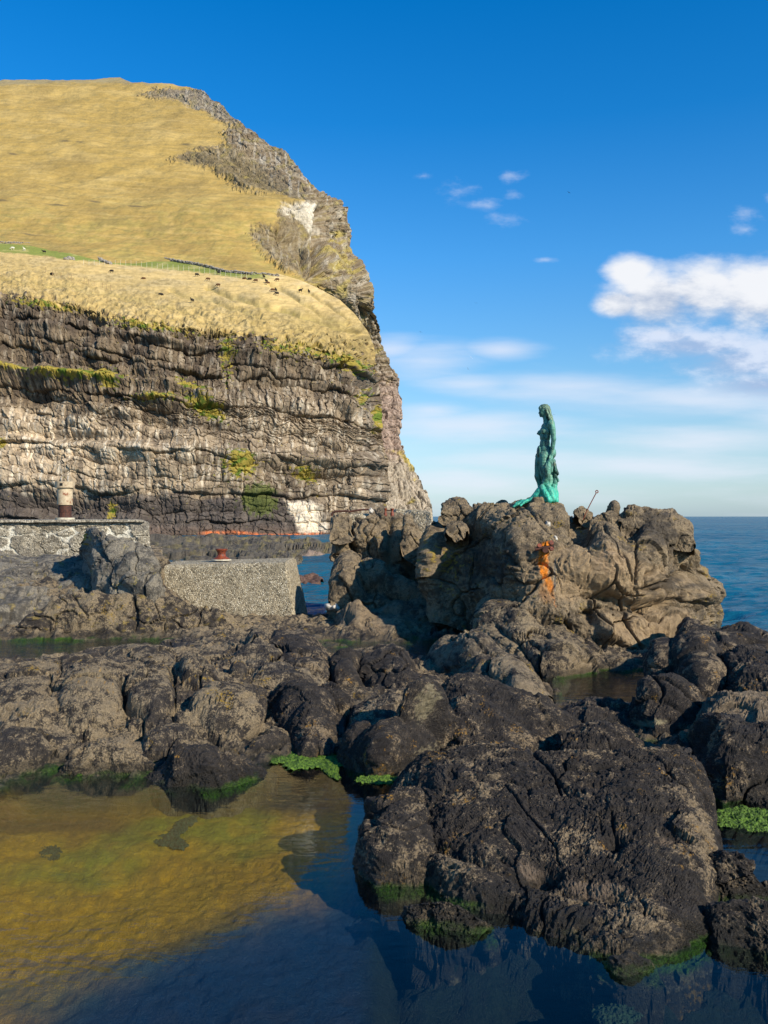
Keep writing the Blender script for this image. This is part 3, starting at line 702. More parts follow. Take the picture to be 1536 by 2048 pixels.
# ------------------------------------------------------------------ shore rocks
def lump(T, B, zf=PL-.12, zc=None, th=None, Dc=None, back=None, step=2.6, seed=0, A=1., n=(1.,1.), cap=None,
         bumps=(), cracks=(), rows=None, paint=None, freq=1., A2=1., rough=1., vstretch=1., skirt=.45, Dfoot=None, lin=.4):
    """one mass of rock. T, B: its upper and lower outline as (column,row) pairs; zf: level of its foot (number or (column,level) list);
    zc: height of its highest crest, th: depth from foot to crest in metres"""
    x0, x1 = max(T[0][0], B[0][0]), min(T[-1][0], B[-1][0])
    nu = max(12, int((x1-x0)/step)); px = np.linspace(x0, x1, nu)
    top = ip(px, T); bot = ip(px, B); z0 = ip(px, zf) if hasattr(zf,'__len__') else np.full(nu, float(zf))
    gapL, gapR = bot[0]-top[0], bot[-1]-top[-1]; capL = min(gapL*.35, (x1-x0)*.15); capR = min(gapR*.35, (x1-x0)*.15)
    if cap is not None: capL = capR = cap
    g = np.ones(nu)
    if capL > 4: g *= np.sqrt(np.clip(1-(1-np.clip((px-x0)/capL,0,1))**2, .0004, 1))
    if capR > 4: g *= np.sqrt(np.clip(1-(1-np.clip((x1-px)/capR,0,1))**2, .0004, 1))
    mid = bot-(bot-top)*.42; top = mid+(top-mid)*g; bot = mid+(bot-mid)*g
    z0 = np.asarray(z0, float)
    if Dfoot is not None: Df = np.full(nu, float(Dfoot)); z0 = ZC-(bot-HY)/F*Df
    else: Df = (ZC-z0)*F/(bot-HY)
    k = np.ones(9)/9
    def sm(a, n=2):
        for _ in range(n): a = np.convolve(np.pad(a, 4, 'edge'), k, 'valid')
        return a
    Df = sm(Df)
    gap = np.maximum(bot-top, .01); w = (gap/gap.max())**.6
    if Dc is not None: Dcv = np.maximum(ip(px, Dc), Df+.02)
    else:
        if th is None:
            j = int(np.argmax(gap)); th = ((bot[j]-top[j])*Df[j]-F*(zc-z0[j]))/max(top[j]-HY, 8); th = max(th, .15)
        Dcv = Df+th*w
    if back is None: back = .8*float(np.mean(Dcv-Df))+.3
    nf = rows or max(10, int(gap.max()/step)); nbk = max(8, nf//4)
    t = np.linspace(0, 1, nf)[None,:]
    a, b = n
    pyf = bot[:,None]-gap[:,None]*np.sin(t*math.pi/2)**a
    Dfr = Df[:,None]+(Dcv-Df)[:,None]*(1-np.cos(t*math.pi/2))**b
    if Dfoot is None and float(np.min(top)) > HY+40:
        zc_ = ZC-(top-HY)/F*Dcv; mm_ = np.clip((zc_-z0)/np.maximum(Dcv-Df, .05), .02, 3)[:,None]
        Dpl = (ZC-z0[:,None]+mm_*Df[:,None])/((pyf-HY)/F+mm_)
        Dfr = Dfr*(1-lin)+Dpl*lin
    # foot skirt, running down below the ground or water
    ks = 5; ts = np.linspace(1, 0, ks, endpoint=False)[None,:]
    zsk = (ZC-(pyf[:,:1]-HY)/F*Dfr[:,:1])-skirt*ts; Dsk = Dfr[:,:1]-.10*ts
    pysk = HY+(ZC-zsk)*F/Dsk
    tb = np.linspace(0, 1, nbk+1)[None,1:]
    Db = Dcv[:,None]+(back*w)[:,None]*np.sin(tb*math.pi/2)
    zend = z0-.3; pye = HY+(ZC-zend)*F/(Dcv+back*w)
    pyb = top[:,None]+np.maximum(pye-top,0)[:,None]*(1-np.cos(tb*math.pi/2))
    D = np.concatenate([Dsk, Dfr, Db], 1); PY = np.concatenate([pysk, pyf, pyb], 1); PX = np.repeat(px[:,None], D.shape[1], 1)
    P = V3((PX-CX)/F*D, D, ZC-(PY-HY)/F*D)
    P = blur(P, 2)
    N = blur(grid_n(P), 3); N /= np.maximum(np.linalg.norm(N, axis=-1, keepdims=True), 1e-6)
    d = np.zeros(PX.shape); near_ = float(np.mean(Df))
    for bp in bumps:
        cx,cy,rx,ry,ang,h = bp[:6]
        if len(bp) > 6:
            aa = math.radians(ang); dx = PX-cx; dy = PY-cy
            r = np.sqrt(((dx*math.cos(aa)+dy*math.sin(aa))/rx)**2+((-dx*math.sin(aa)+dy*math.cos(aa))/ry)**2)
            r = r*(1+.25*fbm(V3(PX/40,PY/40,0*PX),3,int(seed)+int(cx)))
            d = np.maximum(d, h*np.sqrt(np.clip(1-r*r,0,1)))
    for bp in bumps:
        if len(bp) == 6:
            cx,cy,rx,ry,ang,h = bp; d += h*gauss(PX, PY, cx, cy, rx, ry, ang)
    wbx = fbm(V3(PX/26,PY/26,0*PX), 3, seed+3)*9
    for pts, wd, dep in cracks:
        d -= dep*np.exp(-(segd(PX+wbx, PY+wbx, pts)/wd)**1.5)
    q = P*np.array((1,1,vstretch))*freq
    wp = np.stack([fbm(q*1.1, 2, seed+60), fbm(q*1.1+9, 2, seed+61), fbm(q*1.1+5, 2, seed+62)], -1)
    q = q+.25*wp
    A = A*(.72 if near_ < 21 else 1.)
    d += A*(.36*(billow(q*.66, 1, seed+70)-.5)+.09*fbm(q*1.3, 2, seed+79)+.05*(billow(q*1.7, 1, seed+71)-.5))
    near = float(np.mean(Df))
    d += A2*(.030*fbm(q*4.2, 3, seed+72))
    f1, f2, c = worley(q*.95, seed+80); d += A2*((c-.5)*.10-.11*np.exp(-((f2-f1)/.035)**2)*sst(-.1,.2,pn(q*.6, seed+83)))
    d += rough*(.019*fbm(q*11, 3, seed+74)+.010*(1-2*np.abs(pn(q*7, seed+81)))*sst(-.2,.3,pn(q*1.3, seed+82)))
    # pits eaten into the surface
    f1, f2, c = worley(q*8.5, seed+75); pit = sst(.0,.35, fbm(q*1.4, 2, seed+76))
    d -= rough*.028*pit*sst(.45,.12,f1)*(c > .35)
    if near < 16:
        d += rough*.014*fbm(q*34, 2, seed+77)
        f1, f2, c = worley(q*26, seed+78); d -= rough*.020*sst(.42,.1,f1)*(c > .4)
    P = P+N*d[...,None]
    col = np.zeros(PX.shape+(4,))
    if paint is not None: col = paint(PX, PY, P)
    V, Q = P.reshape(-1,3), grid_q(PX.shape[0], PX.shape[1])
    return V, Q, col.reshape(-1,4)
def rock(name, lumps, mat, label, cat='rock', group=None, origin=True):
    Vs, Qs, Cs, off = [], [], [], 0
    for V, Q, C in lumps:
        Vs.append(V); Qs.append(Q+off); Cs.append(C); off += len(V)
    V = np.concatenate(Vs); c = V.mean(0).copy(); c[2] = V[:,2].min()
    me = raw_mesh(name, V-c, np.concatenate(Qs), np.concatenate(Cs))
    o = link(name, me, mat); o.location = c
    return tag(o, label, cat, group)

def pt(px, py, P, stains):
    """painted marks: (rgb, strength field)"""
    col = np.zeros(px.shape+(4,))
    for rgb, a in stains:
        a = np.clip(a, 0, 1); new = col[...,3]+a*(1-col[...,3])
        for i in range(3): col[...,i] = (col[...,i]*col[...,3]*(1-a)+rgb[i]*a)/np.maximum(new, 1e-6)
        col[...,3] = new
    return col

# ---- the statue's outcrop
def paint_out(px, py, P):
    n1 = fbm(V3(px/14,py/14,0*px),4,201); n2 = fbm(V3(px/40,py/30,0*px),4,202); n3 = fbm(V3(px/5,py/9,0*px),3,203)
    ax = 1083+ip(py, [(1090,8),(1110,3),(1130,2),(1150,6),(1165,14),(1190,20),(1230,28)])
    hw = ip(py, [(1085,0),(1098,11),(1125,10),(1150,8),(1170,8),(1182,5),(1192,1.5),(1240,0)])
    rust = sst(2.0,-3.0,np.abs(px-ax+n3*5)-hw)*np.clip(.85+.9*n3,.35,1)*(py > 1092)*(py < 1215)
    tanw = gauss(px,py,1215,1150,120,34,14)+.8*gauss(px,py,1120,1160,50,50)+.7*gauss(px,py,1300,1180,60,50)+.8*gauss(px,py,1290,1270,110,40,10)
    S = [((.34,.24,.135), .8*sst(.2,.65,tanw+n2*.45)), ((.36,.25,.15), .6*sst(.5,.85,gauss(px,py,1215,1140,60,30,10)+n2*.4)),
         ((.05,.042,.034), .8*sst(.30,.70,gauss(px,py,1310,1060,50,45)+.7*gauss(px,py,980,1130,120,60)+.7*gauss(px,py,1340,1170,60,40)+n1*.5)),
         ((.34,.24,.04), .8*sst(.56,.66,gauss(px,py,900,1120,36,50)*.55+.35*gauss(px,py,905,1190,20,25)+fbm(V3(px/6,py/6,0*px),4,207)*.75)),
         ((.85,.25,.010), .95*rust), ((.35,.16,.05), .45*sst(.2,.7,gauss(px,py,1092,1185,16,26))),
         ((.20,.18,.15), .8*(np.abs(px-1108.5) < 2.1)*(py > 1121)*(py < 1185)),
         ((.01,.01,.01), 1.*((np.hypot(px-1070,py-1130) < 2.6)|(np.hypot(px-1127,py-1130) < 2.6)))]
    return pt(px, py, P, S)
OUT = []
O_T = [(848,1130),(852,1078),(862,1064),(876,1064),(888,1052),(900,1034),(925,1020),(960,1018),(1000,1018),(1030,1016),(1060,1010),(1095,1007),(1125,1010),(1150,1024),(1172,1040),(1215,1040),(1260,1038),(1310,1036),(1370,1046),(1386,1060),(1390,1100),(1400,1135),(1418,1165),(1432,1195),(1440,1235)]
OUT.append(lump(O_T, [(848,1195),(870,1212),(900,1218),(965,1245),(1040,1290),(1100,1305),(1200,1318),(1290,1328),(1380,1310),(1430,1280),(1440,1262)],
    cap=13, zf=[(848,1.4),(900,1.3),(965,1.0),(1100,.6),(1290,.3),(1440,.1)], Dc=[(848,26.3),(900,26.6),(960,26.4),(1090,25.4),(1290,24.6),(1440,24.6)], back=3.0, step=1.6, seed=11, A=.5, A2=2.0, rough=1.9, n=(.9,1.25), paint=paint_out,
    bumps=[(876,1130,18,75,0,.55),(912,1060,14,24,0,-.5),(1030,1090,70,60,0,.35),(1215,1120,80,50,0,.45),(1165,1065,16,40,-20,-.7),(1262,1060,24,36,10,-.5),(1140,1090,60,10,40,-.15),(1300,1215,90,16,12,-.35),(1230,1195,100,12,22,-.25),(1240,1275,60,16,30,.3),(1400,1190,30,25,0,.5),(1370,1120,18,40,0,-.35),(1050,1150,18,60,20,-.25),(1180,1235,14,22,0,-.5),(1215,1260,12,26,0,.3),(1130,1230,60,30,30,.35),(960,1180,50,20,30,.2),(925,1075,30,20,0,-.5)],
    cracks=[([(1050,1010),(1065,1035),(1100,1075)],3,.10),([(1150,1230),(1200,1215),(1290,1225),(1390,1235)],5,.22),([(1205,1060),(1225,1100),(1235,1130)],3,.12),([(1270,1075),(1265,1120),(1270,1165)],3,.14),([(1170,1185),(1250,1190),(1330,1170),(1390,1140)],6,.2),([(1300,1230),(1340,1200),(1420,1215)],4,.2),([(1195,1120),(1240,1125),(1260,1160)],3,.1),([(1128,1245),(1150,1290)],4,.2),([(1020,1195),(1040,1140),(1030,1090)],3,.08)]))
# lower right apron and crags
OUT.append(lump([(1118,1250),(1150,1225),(1200,1222),(1260,1226),(1330,1205),(1390,1188),(1425,1205),(1438,1240)], [(1118,1290),(1180,1312),(1290,1334),(1380,1318),(1438,1270)],
    zf=.3, th=1.9, back=.8, step=1.9, seed=14, A=.55, A2=1.7, rough=1.7, paint=paint_out, cracks=[([(1170,1240),(1190,1300)],5,.3),([(1250,1230),(1300,1300)],4,.18)], bumps=[(1160,1270,20,40,-20,.3),(1215,1255,22,24,10,.35),(1350,1240,40,20,0,.3)]))
# left buttress in two masses with a deep recess between
OUT.append(lump([(668,1095),(664,1070),(672,1046),(700,1040),(730,1034),(762,1028),(800,1028),(822,1036),(842,1062),(862,1080),(880,1100)], [(668,1112),(700,1125),(740,1140),(790,1165),(840,1190),(880,1195)],
    Dfoot=31.2, th=1.1, back=2.0, step=1.8, seed=21, A=.7, A2=1.7, rough=1.7, n=(.8,1.6), paint=paint_out, skirt=.2, cracks=[([(705,1030),(703,1080),(706,1140)],4,.5),([(820,1030),(815,1080),(830,1120)],5,.35)], bumps=[(760,1085,22,50,0,.3),(802,1100,18,40,0,.25),(780,1070,6,40,0,-.3),(738,1075,20,30,0,.2)]))
OUT.append(lump([(660,1195),(665,1160),(672,1128),(700,1108),(730,1118),(760,1130),(800,1150),(850,1175),(890,1195)], [(660,1212),(720,1220),(800,1222),(890,1222)],
    Dfoot=28.0, th=1.6, back=1.5, step=1.9, seed=24, A=.6, A2=1.7, rough=1.7, paint=paint_out, bumps=[(700,1150,24,40,0,.35),(800,1185,60,22,20,-.7),(738,1165,14,30,0,-.4)]))
OUT.append(lump([(660,1062),(663,1038),(680,1032),(703,1034),(708,1060)], [(660,1070),(680,1085),(708,1080)], Dfoot=31.0, th=.5, back=1.2, step=1.6, seed=26, A=.6, paint=paint_out, skirt=.1))
# knobs and boulders fused to the top
for i, (T, B, Dd, dp) in enumerate([
    ([(880,1022),(884,1008),(900,1000),(918,998),(935,1004),(945,1016)], [(880,1036),(910,1044),(945,1038)], 26.4, .9),
    ([(938,1022),(945,1006),(955,1003),(972,1010),(978,1024)], [(938,1034),(978,1036)], 26.2, .7),
    ([(985,1026),(998,1010),(1006,1006),(1016,1014),(1030,1026)], [(985,1036),(1030,1036)], 26.0, .8),
    ([(893,1052),(905,1040),(925,1043),(934,1056)], [(893,1064),(912,1078),(934,1070)], 25.2, .5),
    ([(1154,1030),(1158,1020),(1166,1018),(1176,1024),(1182,1038)], [(1154,1038),(1166,1048),(1182,1044)], 24.9, .45),
    ([(1180,1040),(1196,1028),(1212,1022),(1218,1014),(1226,1006),(1232,1008),(1235,1030),(1238,1060)], [(1180,1050),(1205,1075),(1225,1082),(1238,1078)], 24.5, .6),
    ([(1236,1030),(1242,1018),(1250,1020),(1255,1040)], [(1236,1050),(1255,1056)], 24.4, .4),
    ([(1240,1030),(1255,1012),(1270,1005),(1285,1010),(1310,1018),(1345,1022),(1365,1034),(1386,1054),(1388,1080)], [(1240,1060),(1300,1075),(1350,1090),(1388,1095)], 24.7, 1.2),
    ([(1310,1070),(1318,1052),(1328,1048),(1337,1060),(1338,1080)], [(1310,1078),(1325,1090),(1338,1086)], 23.8, .35),
    ([(1096,1040),(1104,1028),(1116,1030),(1126,1040),(1128,1060)], [(1096,1060),(1110,1072),(1128,1068)], 24.4, .4),
    ([(1116,1044),(1124,1034),(1132,1038),(1136,1052)], [(1116,1054),(1136,1058)], 24.1, .3),
    ([(800,1060),(812,1032),(820,1030),(835,1050),(850,1085),(858,1105)], [(800,1110),(830,1130),(858,1130)], 30.4, .8)]):
    cx = (T[0][0]+T[-1][0])/2; cy = max(b[1] for b in B)
    OUT.append(lump(T, B, Dfoot=Dd-dp*.6, th=dp, back=dp*.9, step=1.4, seed=40+i*3, A=.35, A2=1., freq=1.6, paint=paint_out, skirt=.12, n=(.8,1.3), rough=1.2))
rock('rock_outcrop', OUT, M_OUT, 'tall craggy brown rock outcrop with an orange rust streak, carrying the green statue', 'rock outcrop')

def paint_light(px, py, P):
    n1 = fbm(V3(px/14,py/14,0*px),4,211)
    return pt(px, py, P, [((.25,.19,.12), .55*sst(-.2,.35,n1+.1))])
R = rock
R('rock_ledge', [lump([(648,1222),(700,1205),(740,1216),(800,1196),(850,1200),(900,1206),(950,1222),(985,1248)], [(648,1262),(700,1284),(800,1284),(880,1278),(985,1272)], zf=.42, zc=1.3, seed=51, A=.8, step=2.2, paint=paint_light, bumps=[(712,1235,18,22,0,.35),(700,1250,10,16,0,-.2),(820,1255,30,20,0,.2)], cracks=[([(740,1230),(800,1240),(880,1225)],4,.12),([(820,1260),(830,1285)],4,.15)])],
  M_TAN, 'low tan rock ledge below the left end of the statue outcrop')
R('shore_rock', [lump([(618,1300),(650,1285),(690,1290),(700,1300)], [(618,1304),(660,1306),(700,1306)], zf=.4, th=.6, seed=52, A=.3, step=2)], M_TAN, 'small flat rock islet in the strip of water in front of the tan ledge')
R('shore_rock', [lump([(945,1300),(958,1262),(968,1222),(985,1194),(1000,1188),(1030,1196),(1062,1222),(1090,1246),(1140,1262),(1200,1296),(1252,1330)], [(945,1322),(990,1340),(1040,1362),(1110,1372),(1200,1352),(1252,1348)],
   zf=.4, zc=1.75, seed=53, A=.6, A2=1.5, rough=1.4, step=2.0, n=(.9,1.2), cracks=[([(1000,1260),(1050,1300),(1080,1350)],5,.15)], bumps=[(975,1250,22,60,10,.35),(1130,1310,50,20,20,.3)])],
   M_MID, 'dark pointed rock standing against the foot of the statue outcrop, beside the small pool')
R('shore_rock', [lump([(1185,1330),(1215,1314),(1240,1308),(1262,1316),(1285,1330)], [(1185,1346),(1235,1352),(1285,1352)], zf=.42, th=.7, seed=54, A=.4, step=2)], M_MID, 'small low rock on the far edge of the small pool, below the statue outcrop')

# ---- left side: platform, ridge, shelf
def paint_grey(px, py, P):
    n1 = fbm(V3(px/16,py/9,0*px),4,221)
    return pt(px, py, P, [((.33,.235,.05), .5*sst(.32,.5,n1))])
R('rock_platform', [lump([(-160,1106),(0,1108),(60,1112),(150,1112),(240,1108),(300,1120),(330,1150),(360,1180)], [(-160,1222),(0,1220),(100,1216),(200,1212),(360,1212)], zf=1.2, th=9., back=5., skirt=1.2, seed=55, A=.55, step=2.2, n=(1.,.9), freq=.8, bumps=[(250,1135,50,22,10,.3),(180,1175,60,14,8,.25),(80,1160,60,8,2,-.2)], paint=paint_grey,
   cracks=[([(0,1150),(120,1146),(230,1160)],3,.12),([(0,1185),(120,1190),(220,1180)],4,.15)])], M_GREY, 'broad grey rock platform in front of the old stone quay')
R('shore_rock', [lump([(155,1112),(165,1084),(174,1068),(190,1061),(205,1064),(222,1078),(240,1088),(275,1090),(300,1102),(318,1126),(330,1160)], [(155,1180),(200,1200),(260,1206),(330,1206)], zf=1.4, skirt=1., th=2.0, back=1., seed=56, A=.7, step=1.9, paint=lambda px,py,P: pt(px,py,P,[((.42,.30,.03), .9*sst(.4,.6,gauss(px,py,172,1072,14,24,-15)*.6+.7*fbm(V3(px/6,py/6,0*px),4,5)))]), cracks=[([(200,1056),(198,1100),(210,1120)],4,.2)])],
   M_GREY, 'rounded grey rock with a yellow lichen patch leaning against the end of the quay')
R('shore_rock', [lump([(245,1140),(262,1110),(292,1088),(308,1108),(330,1128),(345,1160)], [(245,1190),(300,1200),(345,1200)], zf=1.2, th=1.0, skirt=1., seed=57, A=.6, step=2)], M_MID, 'dark pointed rock between the end of the quay and the concrete block')
R('rock_ridge', [lump([(22,1276),(50,1238),(80,1212),(105,1194),(146,1180),(205,1180),(240,1188),(273,1184),(314,1188),(365,1193),(397,1205),(438,1219),(470,1238),(512,1248),(540,1262)], [(22,1280),(120,1281),(300,1279),(400,1277),(480,1275),(540,1274)], zf=.42, th=.75, seed=58, A=.7, step=2.1, n=(.8,1.3), paint=paint_grey, cracks=[([(268,1180),(272,1230),(264,1278)],4,.25),([(140,1180),(170,1230)],3,.1)])],
   M_MID, 'long dark rock ridge with a steep front, above the narrow green pool')
R('shore_rock', [lump([(-140,1200),(-40,1190),(0,1196),(30,1212),(52,1240)], [(-140,1262),(0,1262),(52,1260)], zf=.6, th=1.5, seed=59, A=.7, step=2.2, paint=paint_grey)], M_GREY, 'grey rock cut by the left edge, behind the narrow green pool')
def paint_shelf(px, py, P):
    n1 = fbm(V3(px/30,py/24,0*px),3,231); n2 = fbm(V3(px/8,py/7,0*px),4,232)
    b = gauss(px,py,170,1400,90,60)+.8*gauss(px,py,330,1360,90,40)+.7*gauss(px,py,60,1345,60,20)+.8*gauss(px,py,430,1340,60,30)+.5*gauss(px,py,330,1480,110,50)+.9*gauss(px,py,520,1275,30,18)
    return pt(px, py, P, [((.215,.165,.10), .85*sst(.55,.85,b*.55+n1*.3+n2*.75)), ((.30,.26,.18), .7*sst(.7,.95,b*.5+n1*.2+n2*.9)), ((.36,.19,.03), .8*sst(.9,1.0,b*.55+n2*1.0))])
SH_T = [(-160,1345),(0,1336),(60,1330),(130,1322),(200,1312),(280,1316),(340,1330),(420,1330),(500,1345),(600,1375),(660,1400),(690,1430)]
R('rock_shelf', [lump(SH_T, [(-160,1600),(0,1583),(60,1562),(110,1554),(230,1556),(330,1560),(420,1556),(500,1545),(560,1515),(640,1504),(690,1478)],
    zf=.42, zc=1.25, lin=.75, seed=61, A=.45, step=2.1, paint=paint_shelf,
    bumps=[(60,1400,90,60,20,.22,1),(180,1400,66,76,60,.30,1),(300,1400,52,60,70,.28,1),(455,1425,80,48,8,.30,1),(400,1355,40,26,20,.22,1),(385,1350,26,20,30,.26,1),(345,1470,70,40,-30,.15,1),(60,1490,110,60,-20,.16,1),(200,1510,70,30,-20,.15,1),(570,1400,30,34,0,.22,1),(475,1340,18,12,0,.20,1),(620,1440,70,46,20,.22,1),(540,1490,40,24,0,.14,1)],
    cracks=[([(345,1340),(347,1400),(350,1450)],4,.14),([(240,1360),(255,1420),(290,1440),(280,1470)],5,.2),([(120,1330),(115,1380),(95,1420)],4,.08),([(150,1540),(200,1480),(280,1475)],4,.1),([(530,1440),(560,1400),(550,1380)],4,.12),([(350,1450),(420,1470),(530,1465)],5,.1)])],
   M_MID, 'wide lumpy rock shelf with tan lichen crusts, behind the golden pool at left', 'rock shelf')
R('shore_rock', [lump([(120,1320),(170,1306),(240,1292),(290,1288),(322,1296),(342,1312),(352,1336)], [(120,1345),(200,1352),(290,1360),(352,1362)], zf=.85, zc=1.3, seed=62, A=.55, step=2.2, paint=paint_shelf)], M_MID, 'rounded rock at the back of the lumpy shelf, just before the narrow green pool')
R('shore_rock', [lump([(330,1290),(350,1278),(400,1284),(440,1290),(500,1300)], [(330,1302),(400,1310),(500,1312)], zf=.5, th=1.0, seed=63, A=.4, step=2.2)], M_MID, 'small flat rock at the right end of the narrow green pool')
R('shore_rock', [lump([(318,1318),(340,1310),(400,1300),(450,1288),(500,1276),(560,1290),(610,1330),(650,1376)], [(318,1345),(400,1372),(500,1400),(600,1415),(650,1400)], zf=.8, zc=1.15, seed=64, A=.7, step=2.2, paint=paint_shelf, bumps=[(390,1345,34,26,0,.2,1),(475,1362,18,14,0,.16,1)])], M_MID, 'sloping rock with small tan boulders, middle of the far side of the shelf')
R('shore_rock', [lump([(484,1300),(490,1272),(505,1258),(525,1262),(548,1276),(555,1300)], [(484,1318),(520,1328),(555,1320)], zf=1.0, zc=1.45, seed=65, A=.5, step=2, paint=paint_shelf)], M_MID, 'tan-topped knob of rock just in front of the concrete block')
R('shore_rock', [lump([(528,1290),(548,1262),(575,1262),(600,1266),(630,1284),(650,1305),(657,1345)], [(528,1345),(570,1375),(620,1380),(657,1368)], zf=.8, zc=1.3, seed=66, A=.55, step=2.1)], M_DARK, 'smooth dark hump of rock right of the tan-topped knob, below the concrete block')
R('shore_rock', [lump([(540,1440),(552,1402),(575,1380),(600,1376),(640,1390),(670,1408),(692,1440),(693,1462)], [(540,1462),(570,1484),(620,1508),(660,1506),(693,1480)], zf=.55, zc=1.1, seed=67, A=.5, step=2.1)], M_DARK, 'smooth dark dome of rock above the bright green algae')
R('shore_rock', [lump([(618,1385),(625,1368),(645,1362),(670,1372),(700,1392)], [(618,1400),(650,1408),(700,1412)], zf=.85, th=.5, seed=68, A=.4, step=2)], M_DARK, 'small dark boulder right of the smooth dark hump')
R('shore_rock', [lump([(268,1560),(305,1540),(325,1516),(345,1486),(370,1482),(400,1492),(440,1504),(490,1516),(545,1536),(560,1546)], [(268,1562),(310,1576),(340,1592),(380,1590),(420,1594),(470,1586),(520,1576),(560,1552)], zf=.42, zc=.95, seed=69, A=.6, step=2.1, n=(1.,1.1))],
   M_DARK, 'dark wedge of rock running out into the golden pool')
R('shore_rock', [lump([(105,1552),(150,1520),(185,1492),(215,1482),(255,1490),(300,1520),(330,1545)], [(105,1560),(160,1566),(230,1568),(330,1568)], zf=.42, zc=.9, seed=70, A=.5, step=2.1, paint=paint_shelf)], M_MID, 'low rounded rock at the water line of the golden pool, left of the dark wedge')

# ---- middle
R('shore_rock', [lump([(655,1372),(662,1318),(680,1303),(700,1300),(716,1310),(726,1330)], [(655,1380),(690,1384),(726,1376)], zf=.6, zc=1.2, seed=71, A=.5, step=2)], M_DARK, 'left of the two dark rocks in front of the thin strip of water')
R('shore_rock', [lump([(716,1340),(730,1312),(760,1293),(785,1288),(805,1300),(830,1330),(870,1350),(900,1368)], [(716,1378),(770,1388),(830,1396),(900,1396)], zf=.6, zc=1.25, seed=72, A=.65, step=2)], M_DARK, 'right and taller of the two dark rocks in front of the thin strip of water')
R('shore_rock', [lump([(852,1330),(870,1298),(900,1272),(935,1262),(962,1270),(990,1296),(1040,1330),(1075,1360),(1095,1392)], [(852,1340),(900,1370),(960,1400),(1050,1430),(1095,1412)], zf=.55, zc=1.4, seed=73, A=.65, step=2, paint=paint_light)], M_MID, 'tan-streaked rock slope running down to the small pool from its left')
R('shore_rock', [lump([(860,1420),(880,1380),(910,1360),(940,1350),(990,1368),(1040,1386),(1100,1430),(1150,1462)], [(860,1500),(920,1510),(1000,1512),(1100,1500),(1150,1480)], zf=.65, zc=1.35, seed=74, A=.7, step=2.1)], M_DARK, 'broad dark pitted rock left of the small pool, behind the big foreground slab')
R('shore_rock', [lump([(690,1440),(700,1412),(735,1396),(790,1390),(830,1398),(850,1430)], [(690,1490),(760,1500),(850,1500)], zf=.6, zc=1.0, seed=75, A=.6, step=2.1)], M_MID, 'low brown rock behind the tall dark peaked rock')
R('shore_rock', [lump([(640,1508),(655,1492),(690,1462),(715,1446),(735,1446),(748,1470),(752,1500)], [(640,1512),(670,1536),(700,1556),(752,1562)], zf=.42, zc=1.0, seed=76, A=.5, step=2)], M_DARK, 'dark rock in the shadow of the peaked rock, beside the bright green algae')
R('shore_rock', [lump([(712,1535),(735,1500),(765,1450),(790,1412),(820,1378),(850,1366),(872,1376),(905,1420),(960,1470),(1010,1500)], [(712,1552),(760,1566),(800,1562),(860,1545),(920,1530),(1010,1520)], zf=.42, zc=1.5, seed=77, A=.75, step=2.1, n=(.95,1.1), bumps=[(770,1510,26,50,20,.2)], paint=lambda px,py,P: pt(px,py,P,[((.24,.20,.12), .7*sst(.5,.8,gauss(px,py,850,1410,24,40)+gauss(px,py,860,1500,60,16,-20)*.7+.6*fbm(V3(px/8,py/7,0*px),4,7)))]))],
   M_DARK, 'tall dark peaked rock in the middle, throwing a black shadow to its left')
R('shore_rock', [lump([(1060,1372),(1072,1362),(1095,1362),(1118,1378),(1130,1396)], [(1060,1392),(1090,1402),(1130,1400)], zf=.42, th=.4, seed=78, A=.3, step=2)], M_TAN, 'small tan boulder at the left tip of the small pool')
R('shore_rock', [lump([(1130,1480),(1160,1456),(1190,1446),(1230,1452),(1262,1470),(1290,1490)], [(1130,1500),(1200,1508),(1290,1508)], zf=.75, th=.7, seed=79, A=.5, step=2)], M_DARK, 'low knobbly rock just behind the far edge of the big foreground slab')
R('shore_rock', [lump([(1080,1430),(1130,1408),(1180,1396),(1240,1396),(1290,1408),(1320,1430)], [(1080,1460),(1180,1468),(1320,1466)], zf=.5, th=1.2, seed=80, A=.5, step=2.2)], M_DARK, 'shaded low rock along the near side of the small pool')
# ---- right
R('boulder', [lump([(1286,1350),(1290,1318),(1305,1296),(1325,1280),(1350,1270),(1375,1266),(1410,1272),(1440,1290),(1458,1330),(1464,1370)], [(1286,1388),(1310,1408),(1350,1400),(1400,1430),(1440,1425),(1464,1400)], zf=.5, zc=1.55, seed=81, A=.6, step=2, bumps=[(1385,1330,50,44,20,.15)])],
   M_DARK, 'big black boulder overhanging the right end of the small pool', 'boulder')
R('shore_rock', [lump([(1355,1285),(1364,1250),(1372,1232),(1385,1236),(1400,1246),(1435,1258),(1470,1252),(1495,1247),(1530,1258),(1580,1270),(1650,1285)], [(1355,1300),(1420,1316),(1500,1320),(1650,1326)], zf=.95, zc=1.5, seed=82, A=.6, step=2.1)], M_DARK, 'dark rock crest against the sea, behind the big black boulder')
R('shore_rock', [lump([(1436,1350),(1450,1310),(1475,1292),(1510,1286),(1560,1296),(1650,1300)], [(1436,1380),(1480,1400),(1560,1412),(1650,1420)], zf=.8, zc=1.45, seed=83, A=.6, step=2.1)], M_DARK, 'rounded dark rock right of the big black boulder, cut by the right edge')
R('shore_rock', [lump([(1262,1430),(1272,1395),(1290,1372),(1325,1360),(1352,1364),(1378,1384),(1395,1410),(1420,1440)], [(1262,1446),(1300,1466),(1350,1466),(1420,1456)], zf=.6, zc=1.2, seed=84, A=.6, step=2, paint=lambda px,py,P: pt(px,py,P,[((.26,.22,.13), .9*sst(.4,.7,gauss(px,py,1300,1444,42,10,-6)+.3*fbm(V3(px/8,py/7,0*px),4,7)))]))], M_DARK, 'pitted rock with a tan band at its foot, in front of the big black boulder')
